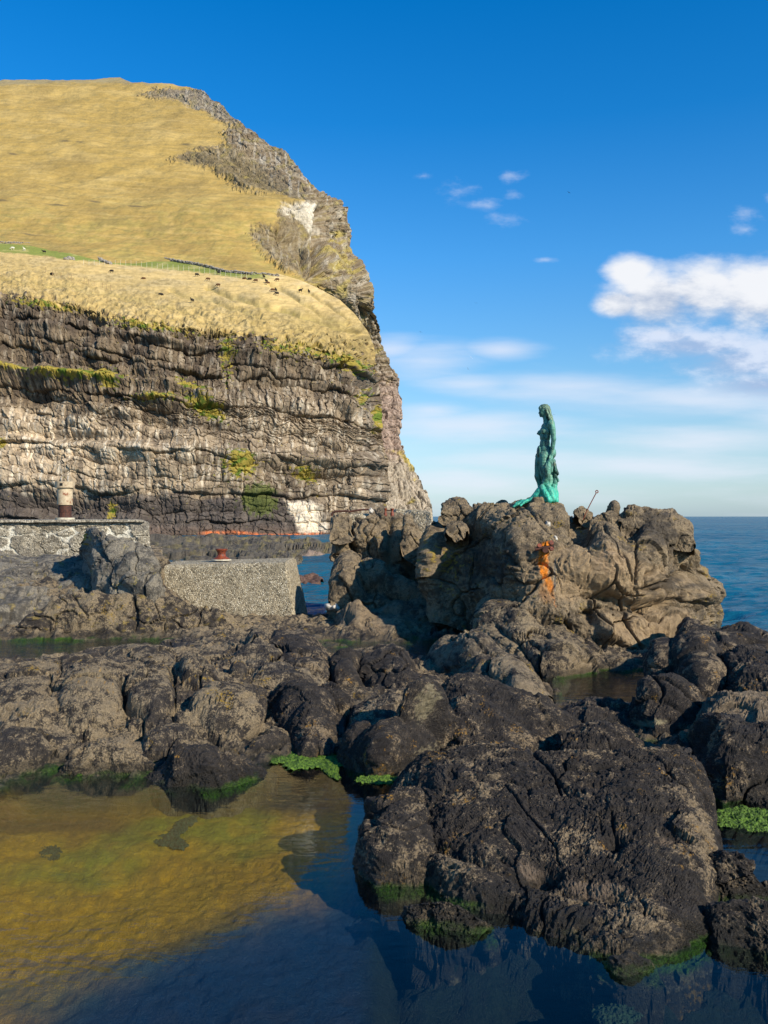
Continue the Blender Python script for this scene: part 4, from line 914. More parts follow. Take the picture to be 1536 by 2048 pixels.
R('shore_rock', [lump([(1395,1440),(1420,1412),(1450,1390),(1490,1380),(1540,1388),(1650,1400)], [(1395,1462),(1450,1470),(1540,1472),(1650,1476)], zf=.8, zc=1.2, seed=85, A=.55, step=2.1, paint=paint_light)], M_TAN, 'tan rock at the right edge, between two dark rocks')
R('shore_rock', [lump([(1340,1490),(1360,1468),(1390,1446),(1430,1428),(1470,1424),(1510,1440),(1560,1450),(1680,1460)], [(1340,1500),(1380,1520),(1410,1560),(1440,1600),(1536,1606),(1680,1625)], zf=.55, zc=1.3, seed=86, A=.7, step=2.2)], M_DARK, 'dark rock above the bright green pool at the right edge')
# ---- foreground slab
def paint_slab(px, py, P):
    n1 = fbm(V3(px/10,py/7,0*px),4,241)
    return pt(px, py, P, [((.20,.145,.10), .7*sst(.50,.80,.8*gauss(px,py,1060,1740,60,16,10)+gauss(px,py,1190,1775,90,16,5)+.7*gauss(px,py,1330,1690,50,16)+n1*.45))])
R('rock_slab', [
  lump([(776,1640),(785,1590),(805,1562),(832,1545),(860,1526),(900,1520),(940,1502),(967,1496),(1019,1494),(1060,1506),(1110,1508),(1142,1505),(1223,1510),(1300,1500),(1350,1496),(1384,1500),(1400,1528),(1426,1598),(1430,1700),(1436,1780),(1440,1860)],
   [(776,1700),(800,1760),(850,1800),(900,1840),(967,1862),(1083,1898),(1183,1928),(1276,1958),(1369,1946),(1440,1915)],
   zf=.42, zc=1.30, lin=.85, cap=22, seed=91, A=.17, A2=.9, rough=1.15, step=2.0, n=(.85,1.2), paint=paint_slab,
   bumps=[(900,1640,120,90,30,.10),(870,1560,60,36,-20,.08),(1030,1600,80,90,40,.07),(1250,1600,160,80,5,.08),(950,1770,110,40,25,.20),(930,1725,90,12,20,-.12),(1080,1756,34,16,0,-.26),(1150,1850,80,40,0,.13),(1310,1850,100,50,0,.12),(1340,1750,90,50,0,.10),(1230,1905,70,26,0,.10),(1230,1690,22,14,0,-.12),(1195,1578,24,8,0,-.10),(1200,1790,120,16,6,-.10),(1020,1850,40,30,60,-.10)],
   cracks=[([(1060,1500),(1085,1530),(1110,1560),(1120,1590)],2.2,.09),([(1005,1570),(1050,1630),(1105,1690),(1118,1730)],1.8,.05),([(1225,1640),(1235,1700)],4,.06),([(1085,1810),(1090,1850),(1080,1880)],3,.06),([(1280,1800),(1290,1850)],3,.05),([(1385,1500),(1400,1560),(1415,1620)],2.5,.05)]),
  lump([(712,1668),(716,1625),(735,1604),(765,1600),(800,1580),(840,1570),(880,1600)], [(712,1745),(740,1785),(765,1796),(838,1794),(880,1780)], zf=.42, zc=1.0, seed=92, A=.25, step=2.1, bumps=[(790,1680,40,50,30,.10)]),
  ], M_DARK, 'big dark barnacled rock slab filling the lower right foreground', 'rock slab')
R('shore_rock', [lump([(798,1836),(812,1812),(840,1796),(880,1790),(920,1800),(960,1826),(1000,1850)], [(798,1850),(830,1872),(880,1886),(950,1894),(1000,1890)], zf=.42, zc=.78, seed=93, A=.45, step=2.1)], M_DARK, 'low green-edged rock at the water, lower left corner of the big slab')
R('shore_rock', [lump([(1396,1735),(1412,1714),(1440,1704),(1480,1708),(1506,1726),(1532,1765),(1560,1800)], [(1396,1800),(1440,1822),(1500,1826),(1560,1822)], zf=.44, zc=.92, seed=94, A=.4, step=2.1, cap=20)], M_DARK, 'small rounded rock between the big slab and the bright green pool')
R('shore_rock', [lump([(1480,1768),(1520,1752),(1580,1748),(1660,1760),(1760,1770)], [(1500,1812),(1560,1826),(1660,1832),(1760,1836)], zf=.44, zc=.85, seed=97, A=.4, step=2.1)], M_DARK, 'dark rock at the right edge just below the bright green pool')
R('shore_rock', [lump([(1396,1838),(1420,1816),(1460,1802),(1520,1796),(1600,1795),(1760,1795)], [(1396,1910),(1440,1930),(1490,1936),(1536,1950),(1600,1960),(1760,1980)], zf=.42, zc=.9, lin=.8, cap=24, seed=95, A=.4, step=2.1, paint=paint_slab)], M_DARK, 'dark pitted rock in the lower right corner, beside the big slab')
R('shore_rock', [lump([(1180,1945),(1215,1915),(1260,1905),(1300,1920),(1330,1955)], [(1180,1960),(1250,1990),(1330,1978)], zf=.4, zc=.6, seed=96, A=.4, step=2.2)], M_DARK, 'low wet rock tongue at the lowest tip of the big slab')

# rocks that carry on beyond the right edge
R('shore_rock', [lump([(1600,1300),(1700,1262),(1850,1255),(2000,1270),(2200,1290)], [(1600,1400),(1750,1430),(1950,1430),(2200,1410)], zf=.7, zc=1.6, seed=181, A=.6, step=4)], M_DARK, 'dark rocks continuing past the right edge behind the pool')
R('shore_rock', [lump([(1640,1440),(1750,1420),(1900,1430),(2100,1450),(2300,1480)], [(1640,1620),(1750,1640),(2000,1650),(2300,1640)], zf=.5, zc=1.3, seed=182, A=.6, step=4)], M_MID, 'brown rocks continuing past the right edge beside the bright green pool')
# ------------------------------------------------------------------ sea bed and low bedrock of the shore, pools
POOLS = [[(-900,1586),(0,1584),(60,1562),(110,1556),(330,1565),(500,1560),(560,1520),(640,1500),(690,1545),(760,1560),(800,1560),(790,1600),(720,1660),(720,1740),(770,1790),(830,1800),(860,1860),(960,1880),(1100,1900),(1250,1960),(1400,1950),(1500,1930),(2400,1990),(2400,9000),(-6000,9000)],
         [(1432,1634),(1470,1626),(1540,1640),(1800,1660),(1900,1850),(1536,1790),(1500,1730),(1450,1700),(1432,1690)],
         [(1085,1352),(1200,1344),(1300,1350),(1330,1400),(1200,1412),(1120,1400),(1085,1410),(1060,1400)],
         [(610,1282),(700,1286),(800,1286),(880,1280),(960,1300),(860,1322),(760,1300),(700,1302),(660,1310),(640,1300)],
         [(-400,1282),(0,1282),(300,1280),(340,1290),(330,1302),(250,1300),(120,1318),(0,1322),(-400,1330)]]
def build_ground():
    px = np.arange(-900, 2500, 5.); D = 2.2*np.exp(np.arange(0, 1, 1/620.)*math.log(70/2.2))
    PX, DD = np.meshgrid(px, D, indexing='ij')
    X = (PX-CX)/F*DD
    PY = HY+(ZC-PL)*F/DD
    wob = fbm(V3(X/.9, DD/.9, 0*X), 3, 301)*.25
    d = np.full(PX.shape, 1e9)
    for k, pl in enumerate(POOLS):
        # pools are compared in metres on the level of the water
        W = [((p[0]-CX)/F*((ZC-PL)*F/(p[1]-HY)), (ZC-PL)*F/(p[1]-HY)) for p in pl]
        d = np.minimum(d, polyd(X, DD, W))
    base = PL-.34+.37*sst(-.35, .35, d+wob)+.16*sst(.3,1.2,d)*sst(12,20,DD)-.25*sst(11.9,11.2,DD)*sst(740,800,PX)
    base = base+sst(.8,4,-d)*-.35
    up = 1.1*sst(25.5,29,DD)*(1-sst(300,420,PX))
    far = sst(33,40,DD)
    z = base+up-far*(2.2-2.0*(PX < 330))
    z = z-2.6*sst(24.5,28,DD)*sst(1330,1460,PX)
    z = z-1.2*sst(29.5,33,DD)*sst(560,600,PX)*(1-sst(700,800,PX))
    z = z+.45*sst(12.5,14,DD)*sst(1560,1700,PX); z = z-2.8*sst(1380,1500,PX)*sst(20.5,24,DD)
    n = .09*fbm(V3(X*1.2,DD*1.2,0*X),4,302)+.05*fbm(V3(X*5,DD*5,0*X),3,303)+.10*(billow(V3(X*1.6,DD*1.6,0*X),2,304)-.4)
    n = n+.10*fbm(V3(X*2.4,DD*2.4,0*X),3,305)+.03*fbm(V3(X*12,DD*12,0*X),2,306)
    z = z+n*(.35+.9*sst(-.4,.4,d))
    P = V3(X, DD, z)
    q = V3(X,DD,z)
    t1 = fbm(V3(X*.5,DD*.5,0*X),4,311); t2 = fbm(V3(X*2.6,DD*2.6,0*X),4,312)
    depth = PL-z
    och = np.array((.44,.20,.005)); C = np.zeros(P.shape)+och
    C = lerpc(C, (.22,.18,.010), sst(-.2,.3,t1)); C = lerpc(C, (.50,.24,.010), sst(.0,.4,t2)*.45)
    refl_dk = sst(-120,90, PY-(1700+(720-PX)*.30)+t1*90)  # edge of the hill's reflection painted into the floor: ochre turns dark blue
    C = lerpc(C, (.004,.020,.048), refl_dk*.985)
    C = lerpc(C, (.055,.032,.018), refl_dk*sst(0,.35,t2+t1*.4)*sst(1820,1980,PY)*.3)
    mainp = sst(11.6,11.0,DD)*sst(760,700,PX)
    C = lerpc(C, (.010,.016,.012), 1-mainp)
    C = lerpc(C, (.035,.028,.014), sst(.10,.02,depth)*.9)
    C = lerpc(C, (.09,.035,.010), mainp*sst(10.2,10.9,DD+t2*.4)*sst(330,200,PX)*.9)
    dark = np.array((.04,.035,.03)); tn = np.array((.12,.095,.06))
    R_ = lerpc(np.zeros(P.shape)+dark, tn, sst(-.05,.35,t2+t1*.5))
    k = sst(-.02, .05, z-PL+t2*.05)
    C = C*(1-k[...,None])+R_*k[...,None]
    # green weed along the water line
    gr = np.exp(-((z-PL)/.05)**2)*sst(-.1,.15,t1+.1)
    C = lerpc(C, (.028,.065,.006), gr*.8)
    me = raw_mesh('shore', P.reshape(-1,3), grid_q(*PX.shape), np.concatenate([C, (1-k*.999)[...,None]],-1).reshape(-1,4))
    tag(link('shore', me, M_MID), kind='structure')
build_ground()
def polar(pts): return [((p[0]-CX)/F*p[1], p[1]) for p in pts]
tag(sheet('tide_pool', polar([(-1500,1.5),(3000,1.5),(2000,12.5),(1560,13),(1340,15),(1310,22.5),(1000,26.6),(600,27.2),(-700,26.8)]), PL, M_POOL), kind='structure')
# low reef at the foot of the cliff
reef = lump([(-100,1082),(280,1081),(360,1079),(450,1080),(560,1083),(640,1083),(700,1087),(760,1090)], [(-100,1142),(300,1142),(420,1140),(520,1138),(590,1128),(610,1116),(700,1107),(760,1100)], zf=-.2, Dc=[(-100,150),(760,140)], back=25, step=2., seed=98, A=2.6, A2=6, rough=7, freq=.16, rows=60,
   paint=lambda px,py,P: pt(px,py,P,[((.15,.125,.09), 1.+0*px),((.24,.19,.08), .8*sst(.0,.3,fbm(V3(px/20,py/5,0*px),4,9))),((.08,.066,.05), .8*sst(.05,.3,fbm(V3(px/12,py/4,0*px),4,10))),((.42,.30,.22), .8*sst(.5,.8,gauss(px,py,640,1110,60,5)+.3*fbm(V3(px/8,py/3,0*px),3,10)))]))
R('reef', [reef], M_REEF, 'low dark reef at the foot of the far cliff', 'reef')
R('seaweed_rock', [lump([(586,1164),(594,1152),(610,1149),(628,1154),(640,1163)], [(586,1166),(610,1168),(640,1166)], zf=-.1, th=1.5, back=1, step=1.5, seed=99, A=1.)], M_SWEED, 'small red-brown seaweed covered rock in the blue inlet right of the concrete block')
# algae mats and weed
from mathutils.bvhtree import BVHTree
_sh = bpy.data.objects['shore'].data; _V = np.empty(len(_sh.vertices)*3, np.float32); _sh.vertices.foreach_get('co', _V); _V = _V.reshape(-1,3)
def drop_shore(x, y):
    k = np.argsort((_V[:,0]-x)**2+(_V[:,1]-y)**2)[:6]; return float(_V[k,2].mean())
def mat_clump(name, cx, cy, rx, ry, ang, h, mat, label, cat, seed, z=PL):
    nu = 90; u = np.linspace(-1,1,nu); Ux, Vx = np.meshgrid(u, u, indexing='ij')
    a = math.radians(ang); qx = cx+(Ux*rx*1.25*math.cos(a)-Vx*ry*1.25*math.sin(a)); qy = cy+(Ux*rx*1.25*math.sin(a)+Vx*ry*1.25*math.cos(a))
    if mat is M_WEED:                                  # lies on the pool floor
        for _ in range(4):
            p_ = w3(cx, cy, (ZC-z)*F/(cy-HY)); z = drop_shore(p_.x, p_.y)-.01
    D = (ZC-z)*F/(qy-HY); X = (qx-CX)/F*D
    r = np.hypot(Ux, Vx)*1.25+fbm(V3(X*2.5,D*2.5,0*X+seed),4,seed)*.55
    r = r+.25*fbm(V3(X*9,D*9,0*X+seed),3,seed+5)
    hh = h*np.sqrt(np.clip(1-r,0,1))*(.6+.8*np.clip(fbm(V3(X*6,D*6,0*X),3,seed+6)+.5,0,1))+.02*fbm(V3(X*14,D*14,0*X),3,seed+1)*(r < 1.05)+.015*fbm(V3(X*40,D*40,0*X),2,seed+2)
    Q = grid_q(nu,nu); Q = Q[(r.ravel()[Q] < 1.0).all(1)]; us, inv = np.unique(Q, return_inverse=True); Q = inv.reshape(-1,4)
    me = raw_mesh(name, np.stack([X-X.mean(), D-D.mean(), hh+.004], -1).reshape(-1,3)[us], Q); o = link(name, me, mat); o.location = (X.mean(), D.mean(), z)
    return tag(o, label, cat, kind='stuff')
mat_clump('seaweed', 362, 1657, 34, 12, -36, .045, M_WEED, 'dark curved patch of weed floating in the golden pool', 'seaweed', 401)
mat_clump('seaweed', 345, 1687, 42, 11, 8, .045, M_WEED, 'dark tail of weed under the curved patch in the golden pool', 'seaweed', 402)
mat_clump('seaweed', 96, 1705, 26, 18, 20, .030, M_WEED, 'small dark clump of weed floating at the left of the golden pool', 'seaweed', 403)
mat_clump('seaweed', 740, 1831, 30, 7, 14, .02, M_WEED, 'thin green weed strand beside the lower left corner of the big slab', 'seaweed', 404)
mat_clump('seaweed', 1232, 2034, 46, 22, 0, .035, M_WEED, 'green weed clump near the bottom edge, right of centre', 'seaweed', 405)
mat_clump('algae', 620, 1514, 84, 24, -3, .035, M_ALGAE, 'bright green algae mat between the smooth dome and the shadowed rock', 'algae', 406)
mat_clump('algae', 1500, 1642, 84, 24, 6, .05, M_ALGAE, 'bright green algae on the far bank of the pool at the right edge', 'algae', 407)
mat_clump('algae', 660, 1540, 26, 14, 50, .035, M_ALGAE, 'green algae fringe at the foot of the shadowed rock', 'algae', 408)
mat_clump('algae', 760, 1562, 50, 9, 2, .03, M_ALGAE, 'green algae fringe at the foot of the tall peaked rock', 'algae', 409)
# ------------------------------------------------------------------ built things
from mathutils.bvhtree import BVHTree
def bvh_of(o):
    me = o.data; n = len(me.vertices); V = np.empty(n*3, np.float32); me.vertices.foreach_get('co', V); V = V.reshape(-1,3)+np.array(o.location[:], np.float32)
    L = np.empty(len(me.loops), np.int32); me.loops.foreach_get('vertex_index', L)
    return BVHTree.FromPolygons(V.tolist(), L.reshape(-1,4).tolist())
BV = {}
def snap(o, px, py, off=0., default=25.):
    if o.name not in BV: BV[o.name] = bvh_of(o)
    d = Vector(((px-CX)/F, 1, -(py-HY)/F)); h = BV[o.name].ray_cast(Vector((0,0,ZC)), d.normalized())
    D = h[0].y if h[0] is not None else default
    return D+off
def drop(o, x, y, default=4.):
    if o.name not in BV: BV[o.name] = bvh_of(o)
    h = BV[o.name].ray_cast(Vector((x,y,30)), Vector((0,0,-1)))
    return h[0].z if h[0] is not None else default
OC = bpy.data.objects['rock_outcrop']
def slab_block(name, c8, nx, ny, nz, amp, seed, mat, label, cat, rag=0.):
    """a weathered block: c8 = corners (x,y,z) as [front bottom L,R, back bottom L,R, front top L,R, back top L,R]"""
    c = np.array(c8, float)
    def P(u,v,w):
        u,v,w = u[...,None],v[...,None],w[...,None]
        return ((c[0]*(1-u)+c[1]*u)*(1-v)+(c[2]*(1-u)+c[3]*u)*v)*(1-w)+((c[4]*(1-u)+c[5]*u)*(1-v)+(c[6]*(1-u)+c[7]*u)*v)*w
    Vs, Qs, off = [], [], 0
    cen = c.mean(0)
    for ax, val, a, b in ((1,0,nx,nz),(1,1,nx,nz),(0,0,ny,nz),(0,1,ny,nz),(2,1,nx,ny)):
        s, t = np.meshgrid(np.linspace(0,1,a), np.linspace(0,1,b), indexing='ij'); k = np.full(s.shape, float(val))
        u,v,w = {1:(s,k,t), 0:(k,s,t), 2:(s,t,k)}[ax]
        p = P(u,v,w); q = p.copy()
        # round the arrises a little and wear the faces
        e = np.minimum.reduce([np.where(ax==0, 9., np.minimum(u,1-u)*np.linalg.norm(c[1]-c[0])), np.where(ax==1, 9., np.minimum(v,1-v)*np.linalg.norm(c[2]-c[0])), np.where(ax==2, 9., (1-w)*np.linalg.norm(c[4]-c[0]))])
        cdir = (cen-p); cdir /= np.linalg.norm(cdir, axis=-1, keepdims=True)
        inset = .05*np.exp(-(e/.05)**2)+rag*np.exp(-(e/.12)**2)*np.clip(fbm(p*2.2,3,seed+5)+.2,0,1)
        nn = np.stack([fbm(p*3, 4, seed), fbm(p*3+7, 4, seed+1), fbm(p*3+13, 4, seed+2)], -1)*amp
        f1,f2,cc = worley(p*9, seed+3)
        q = p+cdir*(inset+amp*.5*(cc-.5)*sst(.5,.1,f1))[...,None]+nn*.8
        Vs.append(q.reshape(-1,3)); Qs.append(grid_q(a,b,off)); off += a*b
    V = np.concatenate(Vs); o0 = V.mean(0).copy(); o0[2] = V[:,2].min()
    me = raw_mesh(name, V-o0, np.concatenate(Qs), np.zeros((len(V),4))); o = link(name, me, mat); o.location = o0
    return tag(o, label, cat)
def X(px, D): return (px-CX)/F*D
slab_block('concrete_block', [(X(300,29.6),29.6,.4),(X(593,28.9),28.9,.4),(X(300,29.6),32.2,.4),(X(593,28.9)+.12,32.2,.4),
    (X(315,29.7),29.7,ZC-97/F*29.7),(X(574,29.1),29.1,ZC-91/F*29.1),(X(315,29.7),32.0,ZC-97/F*29.7+.02),(X(574,29.1),32.0,ZC-91/F*29.1+.02)], 330,130,170,.022,501, M_CONC,
    'pale rough concrete block with exposed pebbles and a red bollard on top', 'concrete block', rag=.06)
def paint_none(p): pass
wall = slab_block('quay_wall', [(X(-420,35.),35.,2.0),(X(303,36.5),36.5,1.9),(X(-420,35.),42,2.0),(X(280,42),42,1.9),
    (X(-420,35.),35.1,ZC-.24),(X(298,36.5),36.6,ZC-.20),(X(-420,35.),42,ZC-.22),(X(278,42),42,ZC-.18)], 520,60,110,.05,511, M_WALL,
    'old stone quay with white mortar seams below the cliff at left, a rusty column standing on it', 'quay wall', rag=.08)
# mortar and stones as paint on the quay
def paint_wall(o):
    me = o.data; n = len(me.vertices); P = np.empty(n*3, np.float32); me.vertices.foreach_get('co', P); P = P.reshape(-1,3)
    q = P*np.array((.75,.75,1.5)); q = q+.18*np.stack([fbm(P*2,3,521),fbm(P*2,3,522),fbm(P*2,3,523)],-1)
    f1,f2,c = worley(q, 524)
    seam = sst(.13,.04,f2-f1)
    tone = fbm(P*1.6,4,525)
    A = np.zeros((n,4)); A[:,:3] = (.12,.105,.085); A[:,:3] += (c[:,None]-.5)*.08
    A[:,3] = .55*sst(-.1,.3,tone)
    w = seam*sst(-.25,.15,fbm(P*1.2,3,526)); A[:,:3] = A[:,:3]*(1-w[:,None])+np.array((.60,.56,.46))*w[:,None]; A[:,3] = np.maximum(A[:,3], w*.95)
    zt = P[:,2].max(); tw = sst(.20,.12,np.abs(zt-.22-P[:,2]+.06*fbm(P*3,3,527)))*0
    me.color_attributes['paint'].data.foreach_set('color', A.astype(np.float32).ravel())
    V = P.copy(); V[:,1] += (.05*seam-.05*(c-.5))*(P[:,1] < P[:,1].mean()); me.vertices.foreach_set('co', V.astype(np.float32).ravel()); me.update()
paint_wall(wall)
# quay coping slab
slab_block('quay_coping', [(X(-420,34.9),34.9,ZC-.26),(X(290,36.4),36.4,ZC-.22),(X(-420,34.9),41.9,ZC-.26),(X(272,41.9),41.9,ZC-.22),
    (X(-420,34.9),34.9,ZC-.17),(X(290,36.4),36.4,ZC-.13),(X(-420,34.9),41.9,ZC-.16),(X(272,41.9),41.9,ZC-.12)], 260,50,8,.02,531, M_WALL, 'thin flat cement coping lying along the top of the stone quay', 'coping', rag=.03)
# concrete footing at the left end of the outcrop
slab_block('concrete_footing', [(X(662,31.6),31.6,3.4),(X(744,31.6),31.6,3.5),(X(662,31.6),34,3.4),(X(744,31.6),34,3.5),(X(664,31.7),31.7,ZC+.02),(X(742,31.7),31.7,ZC+.12),(X(664,31.7),34,ZC+.02),(X(742,31.7),34,ZC+.13)], 90,50,24,.045,541, M_CONC, 'broken pale concrete footing on the left end of the outcrop under a rusty bar', 'concrete footing', rag=.1)
slab_block('concrete_slab', [(X(762,33),33,3.2),(X(874,32),32,3.2),(X(762,33),35,3.2),(X(874,32),35,3.2),(X(790,33.2),33.2,ZC+.26),(X(862,32.4),32.4,ZC+.18),(X(790,33.2),35,ZC+.28),(X(856,32.4),35,ZC+.18)], 110,60,40,.07,551, M_CONC, 'rough pale concrete slab on the outcrop right of the little rusty bitts', 'concrete slab', rag=.1)

# the rusty column
z0 = ZC-.125; t = empty('mooring_column', (X(130,37.2),37.2,z0)); tag(t, 'cream painted iron column with a wide cap and rusty lower pipe, on the stone quay', 'mooring column')
b = MB(); b.lathe([(.385,0),(.385,.07),(.36,.08)]); b.build('base_plate', M_PLATE, t, True)
b = MB(); b.lathe([(.272,.08),(.262,.12),(.26,.30),(.272,.31),(.272,.34),(.26,.35),(.26,.60)]); b.build('lower_pipe', M_RUSTD, t, True)
b = MB(); b.lathe([(.29,.595),(.315,.60),(.31,.64),(.308,1.28),(.30,1.30)]); b.build('drum', M_CREAM, t, True)
b = MB(); b.lathe([(.37,1.295),(.388,1.31),(.388,1.55),(.375,1.565),(.2,1.575)]); cp = b.build('cap', M_CREAM, t, True)
b = MB(); b.box((-.015,-.385,1.44), (.055,.012,.055)); M_HOLE = mat_plain('dark_opening', (.004,.004,.004), (.008,.008,.008)); b.build('opening', M_HOLE, cp)
b = MB(); b.cyl((.12,0,1.56), (.12,0,1.80), .022, seg=12); b.build('pin', M_WHITE, t, True)
# red bollard on the block
t = empty('bollard', (X(443,30.6),30.6,ZC-.135*0-84/F*30.6)); tag(t, 'rust red waisted bollard on top of the pale concrete block', 'bollard')
b = MB(); b.lathe([(.29,-.03),(.28,.0),(.20,.04),(.155,.08),(.135,.14),(.14,.20),(.17,.26),(.205,.29),(.21,.315),(.195,.33),(.05,.335)]); b.build('bollard_head', M_RUST, t, True)
b = MB(); b.lathe([(.34,-.06),(.33,-.025),(.27,-.02)]); b.build('mortar_bed', M_PLATE, t, True)
# rusty bitts and bar at the left end of the outcrop
t = empty('mooring_bitts', (X(778,31.8),31.8,ZC+.13)); tag(t, 'two small red rusty bitts joined by a bar, left on the outcrop', 'mooring bitts')
for dx, s in ((-.125,.8),(.115,1.)):
    b = MB(); b.lathe([(.07*s,-.12),(.06*s,0),(.038*s,.05),(.042*s,.10),(.07*s,.13),(.07*s,.155),(.03,.16)], c=(dx,0,.0)); b.build('bitt', M_RUST, t, True)
b = MB(); b.cyl((-.14,0,.08), (.14,0,.10), .022, seg=12); b.build('crossbar', M_RUSTD, t, True)
b = MB(); P_ = [(-.66,0,-.12),(-.62,0,-.03),(-.52,-.02,.02),(-.36,-.03,.035),(-.16,-.03,.04),(.0,0,.02),(.2,0,.06),(.42,.03,.09),(.66,.04,.10)]; b.tube(P_, .035, 10)
o = b.build('iron_bar', M_RUSTD, None, True); o.location = (X(700,31.75),31.75,ZC+.15); tag(o, 'dark rusted curved iron bar lying on the broken concrete footing', 'iron bar')
# eye rod on the outcrop
t = empty('mooring_rod', (X(1168,24.6),24.6,ZC+.04)); tag(t, 'thin reddish iron rod with a ring at its tip, slanting up right of the statue', 'mooring rod')
b = MB(); b.tube([(-.02,0,-.12),(.05,0,.06),(.16,0,.28),(.33,0,.60)], .013, 8); b.build('shaft', M_RUST, t, True)
b = MB(); R_ = [(.352+.034*math.cos(a),0,.640+.034*math.sin(a)) for a in np.linspace(0,2*math.pi,17)]; b.tube(R_, .013, 8); b.build('ring', M_RUST, t, True)
# rusty anchor fitting in the face of the outcrop
fx, fy = 1092, 1098; fd = snap(OC, fx, fy)
t = empty('anchor_bracket', w3(fx, fy, fd)); tag(t, 'rusted iron bracket with bolts sticking out of the outcrop above the orange streak', 'anchor bracket')
b = MB(); b.cyl((.02,.75,.0), (-.06,-.28,-.01), .085, .075, seg=16); b.build('stub', M_RUSTD, t, True)
b = MB(); b.cyl((-.30,-.16,.0), (.16,-.20,.07), .045, seg=14); b.build('crosspiece', M_RUSTD, t, True)
for p, r in (((-.20,-.22,.10),.055),((.09,-.26,.17),.06),((.10,-.26,.02),.05)):
    b = MB(); b.cyl((p[0],p[1]+.1,p[2]-.02), p, r, r*.9, seg=12); b.build('bolt', M_RUST, t, True)

# ---------------- the statue
SX, SD = 1000+600/6.4, 25.2
S_ = SD/F/6.4
sz0 = ZC-((780+1440/6.4)-HY)/F*SD
t = empty('statue', (X(SX,SD),SD,sz0)); tag(t, 'green bronze statue of a standing long-haired woman holding a seal skin', 'statue')
def q(cx, cy, r, y=0.): return ((cx-600)*S_, y*S_, (1440-cy)*S_, r*S_)
def bl(b, cx, cy, y, rx, ry, rz, tilt=0, yaw=0):
    from mathutils import Euler
    e = Euler((0, math.radians(tilt), math.radians(yaw))).to_quaternion()
    p = q(cx, cy, 1, y); b.ball(p[:3], S_, (rx, ry, rz), rot=e, sub=3)
b = MB()
# head, face, neck
bl(b, 562, 262, 0, 62, 56, 72); bl(b, 548, 300, 0, 46, 44, 52); bl(b, 524, 334, 0, 20, 26, 16)
bl(b, 518, 232, 0, 26, 36, 30); bl(b, 504, 288, 0, 9, 9, 16, 25); bl(b, 497, 297, 0, 9, 9, 7); bl(b, 510, 320, 0, 11, 17, 5); bl(b, 513, 329, 0, 10, 16, 5)
bl(b, 530, 292, -30, 20, 14, 20); bl(b, 530, 292, 30, 20, 14, 20); bl(b, 512, 267, -20, 9, 11, 5); bl(b, 512, 267, 20, 9, 11, 5)
b.limb([q(575,320,36), q(584,380,34), q(600,430,46)])
# torso: chest turned a little to the viewer
bl(b, 600, 470, 0, 62, 118, 62, 0, 12); bl(b, 585, 530, 0, 72, 98, 80, 0, 12); bl(b, 578, 600, 0, 66, 84, 80, 0, 12); bl(b, 575, 690, 0, 66, 78, 90); bl(b, 580, 770, 0, 84, 92, 80); bl(b, 585, 830, 0, 104, 104, 85)
bl(b, 640, 810, -42, 72, 60, 82); bl(b, 640, 810, 42, 72, 60, 82); bl(b, 500, 800, 0, 30, 60, 90)
bl(b, 552, 532, -52, 38, 36, 40); bl(b, 516, 546, 24, 34, 36, 36); bl(b, 488, 556, 26, 15, 14, 13); bl(b, 540, 548, -74, 13, 13, 12)
# shoulders and arms
bl(b, 632, 440, -100, 44, 42, 48); bl(b, 610, 440, 98, 44, 42, 48)
b.limb([q(640,430,40,-104), q(654,520,37,-120), q(660,620,32,-126), q(664,640,33,-126), q(652,730,29,-122), q(640,800,20,-116), q(638,828,19,-114)])
bl(b, 634, 848, -114, 24, 14, 30)
for k, (dx, L) in enumerate(((-16,34),(-6,44),(5,46),(15,38))):
    b.limb([q(634+dx,862,7.5,-116-k*2), q(630+dx*1.1,862+L*.55,7,-126), q(634+dx*1.1,862+L,6,-120)])
b.limb([q(618,846,8,-120), q(606,868,7.5,-130), q(606,888,6.5,-130)])
b.limb([q(610,430,40,100), q(622,540,35,124), q(616,640,30,128), q(590,740,26,112), q(560,830,19,96)]); bl(b, 548, 858, 92, 20, 13, 32)
# thighs, knees, shins
b.limb([q(520,850,62,46), q(504,960,56,46), q(496,1060,46,44), q(488,1100,44,42), q(512,1180,37,42), q(522,1250,30,40), q(520,1330,28,40)])
b.limb([q(560,860,66,-46), q(556,960,62,-44), q(552,1060,52,-42), q(556,1110,44,-40), q(580,1190,40,-36), q(585,1270,34,-34)])
bl(b, 560, 900, 0, 88, 80, 80)
rough = lambda P: .006*fbm(P*9,3,601)+.003*fbm(P*30,2,602)
b.fused('body', .0125, M_BRONZE, t, 3, rough)
# hair
b = MB()
bl(b, 578, 240, 0, 64, 64, 62); bl(b, 606, 285, 0, 50, 62, 70); bl(b, 545, 205, 0, 36, 42, 22, -20)
for k in range(15):
    a = -1+2*k/14; y0 = a*60; rr = random.Random(k)
    b.limb([q(575+rr.uniform(-8,8),205,15,y0*.6), q(612+rr.uniform(-5,5),265,17,y0), q(642+rr.uniform(-8,8),350,18,y0*1.15), q(668+rr.uniform(-8,8),430,17,y0*1.1), q(684+rr.uniform(-8,10),510,14,y0), q(688+rr.uniform(-12,10),570+rr.uniform(-30,60),9,y0*.9), q(684,600+rr.uniform(-10,40),4,y0*.85)])
for y0 in (-62,-56,62):
    b.limb([q(550,215,14,y0*.5), q(580,250,14,y0), q(600,300,15,y0*1.05), q(622,360,16,y0*1.2), q(645,420,15,y0*1.35)])
b.fused('hair', .011, M_HAIR, t, 1, lambda P: .012*np.sin(P[:,0]*70+P[:,1]*60+2*fbm(P*4,2,5)*6)*.5+.004*fbm(P*20,2,611))
